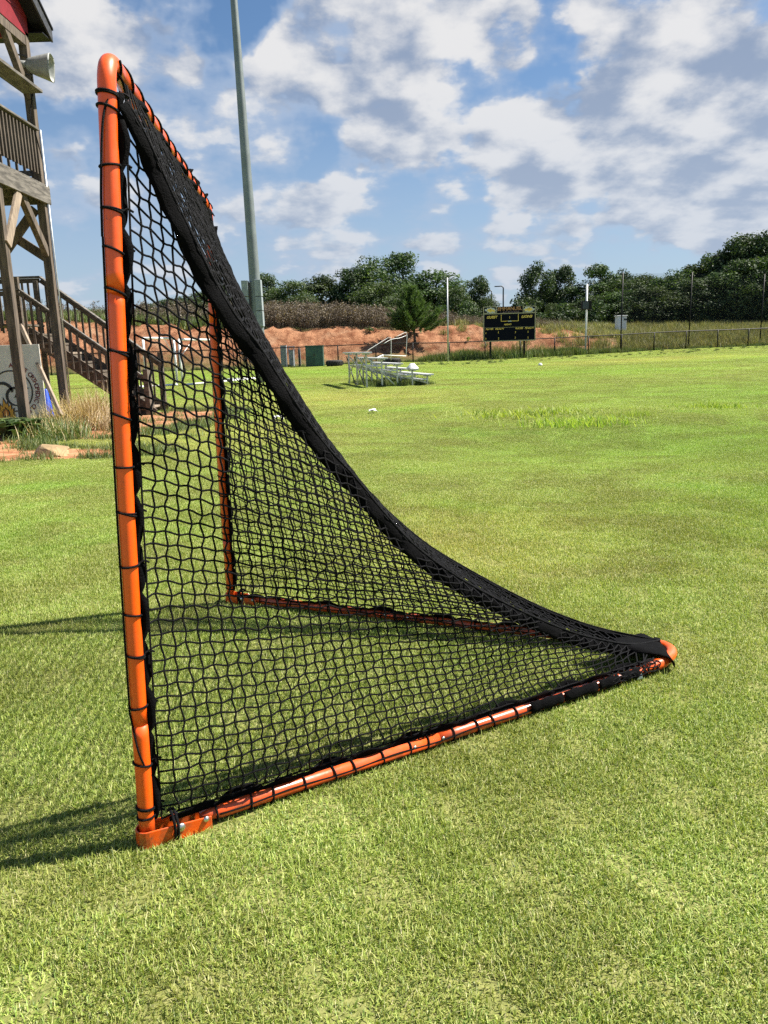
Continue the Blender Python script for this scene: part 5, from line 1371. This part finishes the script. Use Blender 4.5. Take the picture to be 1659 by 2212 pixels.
# ------------------------------------------------------------------ rough growth: dead weeds on the bank, tan grass, fence-side grass
leafmat('dead_weed', [(0, (.065, .048, .036)), (.45, (.13, .098, .066)), (.8, (.21, .165, .115)), (1, (.32, .27, .21))], .2)
leafmat('tan_grass', [(0, (.10, .13, .035)), (.5, (.21, .215, .078)), (1, (.37, .32, .15))], .3)
leafmat('green_rough', [(0, (.045, .085, .018)), (.5, (.10, .155, .035)), (1, (.22, .23, .08))], .3)
leafmat('straw', [(0, (.30, .21, .10)), (.5, (.52, .40, .21)), (1, (.72, .60, .38))], .3)
leafmat('bright_grass', [(0, (.18, .32, .03)), (.5, (.34, .48, .06)), (1, (.50, .58, .13))], .42)
def weed_proto(seed, h=1.6, n=70):
    rg = np.random.default_rng(seed); m = MB()
    for k in range(5):
        b = rg.normal(0, .14, 2); t = b+rg.normal(0, .18, 2); hh = h*rg.uniform(.65, 1.05)
        m.tube([(*b, 0), (*((b+t)/2), hh*.5), (*t, hh)], [.012, .009, .004], 3, cap=False, tint=.25)
        c = []; 
        for j in range(n//5):
            f = rg.uniform(.25, 1.0)**.7; c.append(np.array([*(b+(t-b)*f), hh*f])+rg.normal(0, .07, 3))
        c = np.array(c); nr = rg.normal(0, 1, c.shape); nr /= np.linalg.norm(nr, axis=1)[:, None]
        quads(m, c, nr, rg.uniform(.03, .085, len(c)), np.clip(rg.normal(.45, .3, len(c)), 0, 1))
    return m
wc = proto_collection('weed', [weed_proto(400+k) for k in range(6)], 'dead_weed')
pts = []; scl = []
while len(pts) < 3600:
    x = random.uniform(-62, 22); t = random.uniform(8.8, 27); y = float(toe_y(x))+t
    dens = float(np.interp(x, [-62, -28, -16, -10, 4, 12, 22], [.04, .05, .25, 1, .95, .5, .25]))*(.6+.8*float(vnoise(x, y, 4, 31)))
    if random.random() > dens: continue
    s = float(np.interp(x, [-62, -18, -8, 2, 10, 22], [.7, .95, 1.1, .95, .6, .5]))*random.choice((.55, .8, 1.0, 1.1, 1.3))*random.uniform(.85, 1.1)
    pts.append((x, y, tz(x, y)-.05)); scl.append((s, s, s))
scatter('dead_weeds', pts, scl, RNG.uniform(0, 6.28, len(pts)), wc, 6, 'tall brown dead weeds crowding the top of the clay bank', 'weeds', .06)
tgp = proto_collection('tan_grass_tuft', [blades(110, 0, .45, .95, .02, .045, .35, clump=.28) for k in range(4)], 'tan_grass')
pts = []; scl = []
while len(pts) < 3400:
    x = random.uniform(6, 62); t = random.uniform(-.5, 32); y = float(toe_y(x))+t
    dn = float(np.interp(x, [6, 16, 22, 30], [.25, .5, 1, 1]))*(1.0 if t > 8.5 or x > 24 else .25)*(.5+float(vnoise(x, y, 3.5, 41)))
    if random.random() > dn: continue
    s = random.uniform(.7, 1.3); pts.append((x, y, tz(x, y)-.05)); scl.append((s*1.25, s*1.25, s))
scatter('tan_grass', pts, scl, RNG.uniform(0, 6.28, len(pts)), tgp, 4, 'tan and olive rough grass on the slope right of the scoreboard', 'grass')
grp = proto_collection('rough_tuft', [blades(90, 0, .35, .9, .025, .05, .3, clump=.22) for k in range(4)], 'green_rough')
pts = []; scl = []
for k in range(1500):
    x = random.uniform(-30, 46); y = float(fence_y(x))+random.gauss(.9, .75)
    d = max(float(np.interp(x, [-30, -4, 3, 4.5, 9, 11, 14, 21, 27, 46], [.35, .3, .35, 1.5, 1.5, 1.2, 1.35, 1.1, .5, .4])), .2)*(.55+.8*float(vnoise(x, 3, 1.3, 8)))
    if random.random() > d: continue
    s = .42+.75*max(0, d-.5)*random.uniform(.5, 1.1); pts.append((x, y, tz(x, y)-.04)); scl.append((s, s, s*1.05))
for k in range(260):                                     # rank growth under the bleacher
    p = bp(random.uniform(.15, 2.3), random.uniform(-.1, PL*.9), 0); s = random.uniform(.16, .36)*(.6 if random.random() < .3 else 1); pts.append((p[0], p[1], tz(p[0], p[1])-.02)); scl.append((s, s, s))
for k in range(1500):                                    # green top of the bank behind the stairs
    x = random.uniform(-62, -13); y = float(toe_y(x))+random.uniform(8.5, 26); s = random.uniform(.8, 1.5); pts.append((x, y, tz(x, y)-.05)); scl.append((s*1.3, s*1.3, s))
for k in range(170):                                     # scattered tufts at the far field edge
    x = random.uniform(2, 34); y = float(fence_y(x))-random.uniform(1.0, 13)**1.0; s = random.uniform(.12, .32); pts.append((x, y, tz(x, y)-.02)); scl.append((s*1.4, s*1.4, s))
scatter('rough_grass', pts, scl, RNG.uniform(0, 6.28, len(pts)), grp, 4, 'long green grass along the foot of the fence and under the bleacher', 'grass')
# bushes on the slope
def bush(x, y, Y, wpx, hpx, mt, label, seed):
    q = P(x, y, Y); q[2] = tz(q[0], Y); m, L = make_crown(seed, nl=12, n=900, r=.5, z0=.1, z1=.85, leaf=.05)
    w = wpx*Y/FPX; h = hpx*Y/FPX
    o = bpy.data.objects.new('bush', None); COL.objects.link(o); o.location = q.tolist(); o.scale = (w, w, h); tag(o, label, 'bush')
    c = m.build('foliage', mt); c.parent = o
    t = make_trunk(L, .4, .02, 6).build('stem', 'bark', smooth=True); t.parent = o
bush(1251, 704, 80, 27, 15, 'leaf_bright', 'bright lime green bush on the slope left of the speaker pole', 61)
bush(1012, 745, 73.5, 9, 9, 'leaf_bright', 'small bright green sprout on the clay below the scoreboard edge', 62)
bush(797, 737, 74, 20, 13, 'leaf_mid', 'small green bush on the clay face left of the young pine', 63)
bush(985, 712, 80, 16, 14, 'leaf_mid', 'small green sapling on the clay left of the scoreboard', 64)
bush(1145, 690, 92, 30, 20, 'leaf_mid', 'olive shrub in the tan grass just right of the scoreboard', 65)

# ------------------------------------------------------------------ plants round the tower and clumps in the field
def clump(name, c, ms, label, cat, group=None):
    for m, mt, nm in ms: pass
    o = thing(name, label, cat, c, group)
    for m, mt, nm in ms:
        for v in m.v: v += np.asarray(c)
        tag(m.build(nm, mt, o), kind='stuff')
    return o
for k, (x, y, Yd, n, h0, h1, cl, lab) in enumerate(((205, 905, 14.0, 620, .45, .95, .20, 'tall straw coloured dry grass clump at the stair foot beside the orange post'),
        (168, 915, 13.6, 480, .35, .80, .18, 'straw coloured dry grass clump between the two tower posts'),
        (236, 925, 13.2, 300, .25, .6, .16, 'low dry grass clump right behind the near orange post'),
        (128, 920, 13.4, 240, .3, .62, .14, 'sparse dry grass clump at the foot of the rear tower post'))):
    c = P(x, y, Yd); c[2] = tz(c[0], Yd)
    clump('dry_grass_clump', c, ((blades(n, 0, h0, h1, .008, .018, .55, 3, clump=cl), 'straw', 'blades'), (blades(n//4, 0, h0*.4, h1*.5, .008, .018, .6, 3, clump=cl*1.2), 'green_rough', 'green_blades')), lab, 'grass clump', 'dry grass clumps by the tower')
for k, (x, y, Yd, lab) in enumerate(((95, 925, 12.5, 'olive green weed clump in front of the sign beside the front tower post'), (120, 945, 11.9, 'low green weed clump on the dirt above the rock'), (78, 905, 13.2, 'green weeds growing against the base of the sign'))):
    c = P(x, y, Yd); c[2] = tz(c[0], Yd)
    clump('weed_clump', c, ((blades(520, 0, .18, .42, .010, .022, .6, 3, clump=.22), 'green_rough', 'blades'), (blades(160, 0, .2, .5, .006, .014, .6, 3, clump=.22), 'straw', 'dry_blades')), lab, 'weed clump', 'weed clumps by the tower')
def leafy(c, n, h, seed):
    rg = np.random.default_rng(seed); m = MB()
    for k in range(n):
        a = rg.uniform(0, 6.28); b = c+np.array([*rg.normal(0, .12, 2), 0]); L = h*rg.uniform(.6, 1.1); e = np.array([math.cos(a), math.sin(a), 0]); s = np.array([-e[1], e[0], 0])
        p0 = b; p1 = b+e*L*.35+[0, 0, L*.65]; p2 = b+e*L*.85+[0, 0, L*.62]; w = L*.16
        m.add([p0-s*.006, p0+s*.006, p1+s*w, p1-s*w, p2], [(0, 1, 2, 3), (3, 2, 4)], float(rg.uniform(0, 1)))
    return m
for x, y, Yd, lab, sd in ((22, 915, 12.4, 'broad leaved green plant in front of the sign left of the tower post', 1), (45, 925, 12.1, 'dark broad leaved weed at the foot of the front tower post', 2)):
    c = P(x, y, Yd); c[2] = tz(c[0], Yd); o = thing('broadleaf_weed', lab, 'plant', c)
    leafy(c, 80, .42, sd).build('leaves', 'leaf_mid', o)
# low grass fringe and litter of blades on the dirt
frp = proto_collection('fringe_tuft', [blades(60, 0, .05, .16, .004, .010, .6, 2, clump=.07) for k in range(3)], 'green_rough')
pts = []; scl = []
while len(pts) < 520:
    x = random.uniform(-7.5, -2.6); y = random.uniform(9.0, 17.5); d = float(dirt_amt(x, y))
    if not (-.12 < d < .22) and random.random() > .04: continue
    s = random.uniform(.6, 1.4); pts.append((x, y, tz(x, y))); scl.append((s, s, s))
scatter('fringe_grass', pts, scl, RNG.uniform(0, 6.28, len(pts)), frp, 3, 'ragged green grass fringing the bare dirt by the tower', 'grass')
for k, (x, y, w, n, lab) in enumerate(((1150, 898, 1.0, 520, 'wide patch of long lime green grass on the field, leftmost of its row'), (1255, 915, .75, 620, 'dense lime green grass tuft, nearest of the row on the field'), (1362, 904, .34, 190, 'small lime green grass tuft beside the dense one'), (1538, 884, .55, 330, 'lime green grass tuft standing apart toward the right of the field'))):
    c = G(x, y); c[2] = tz(c[0], c[1])
    m = blades(n, 0, .06, .20, .007, .015, .5, 2, clump=.3); 
    for v in m.v: v *= [w*1.9, w*1.1, 1]
    clump('long_grass_tuft', c, ((m, 'bright_grass', 'blades'),), lab, 'grass tuft', 'lime green tufts on the field')
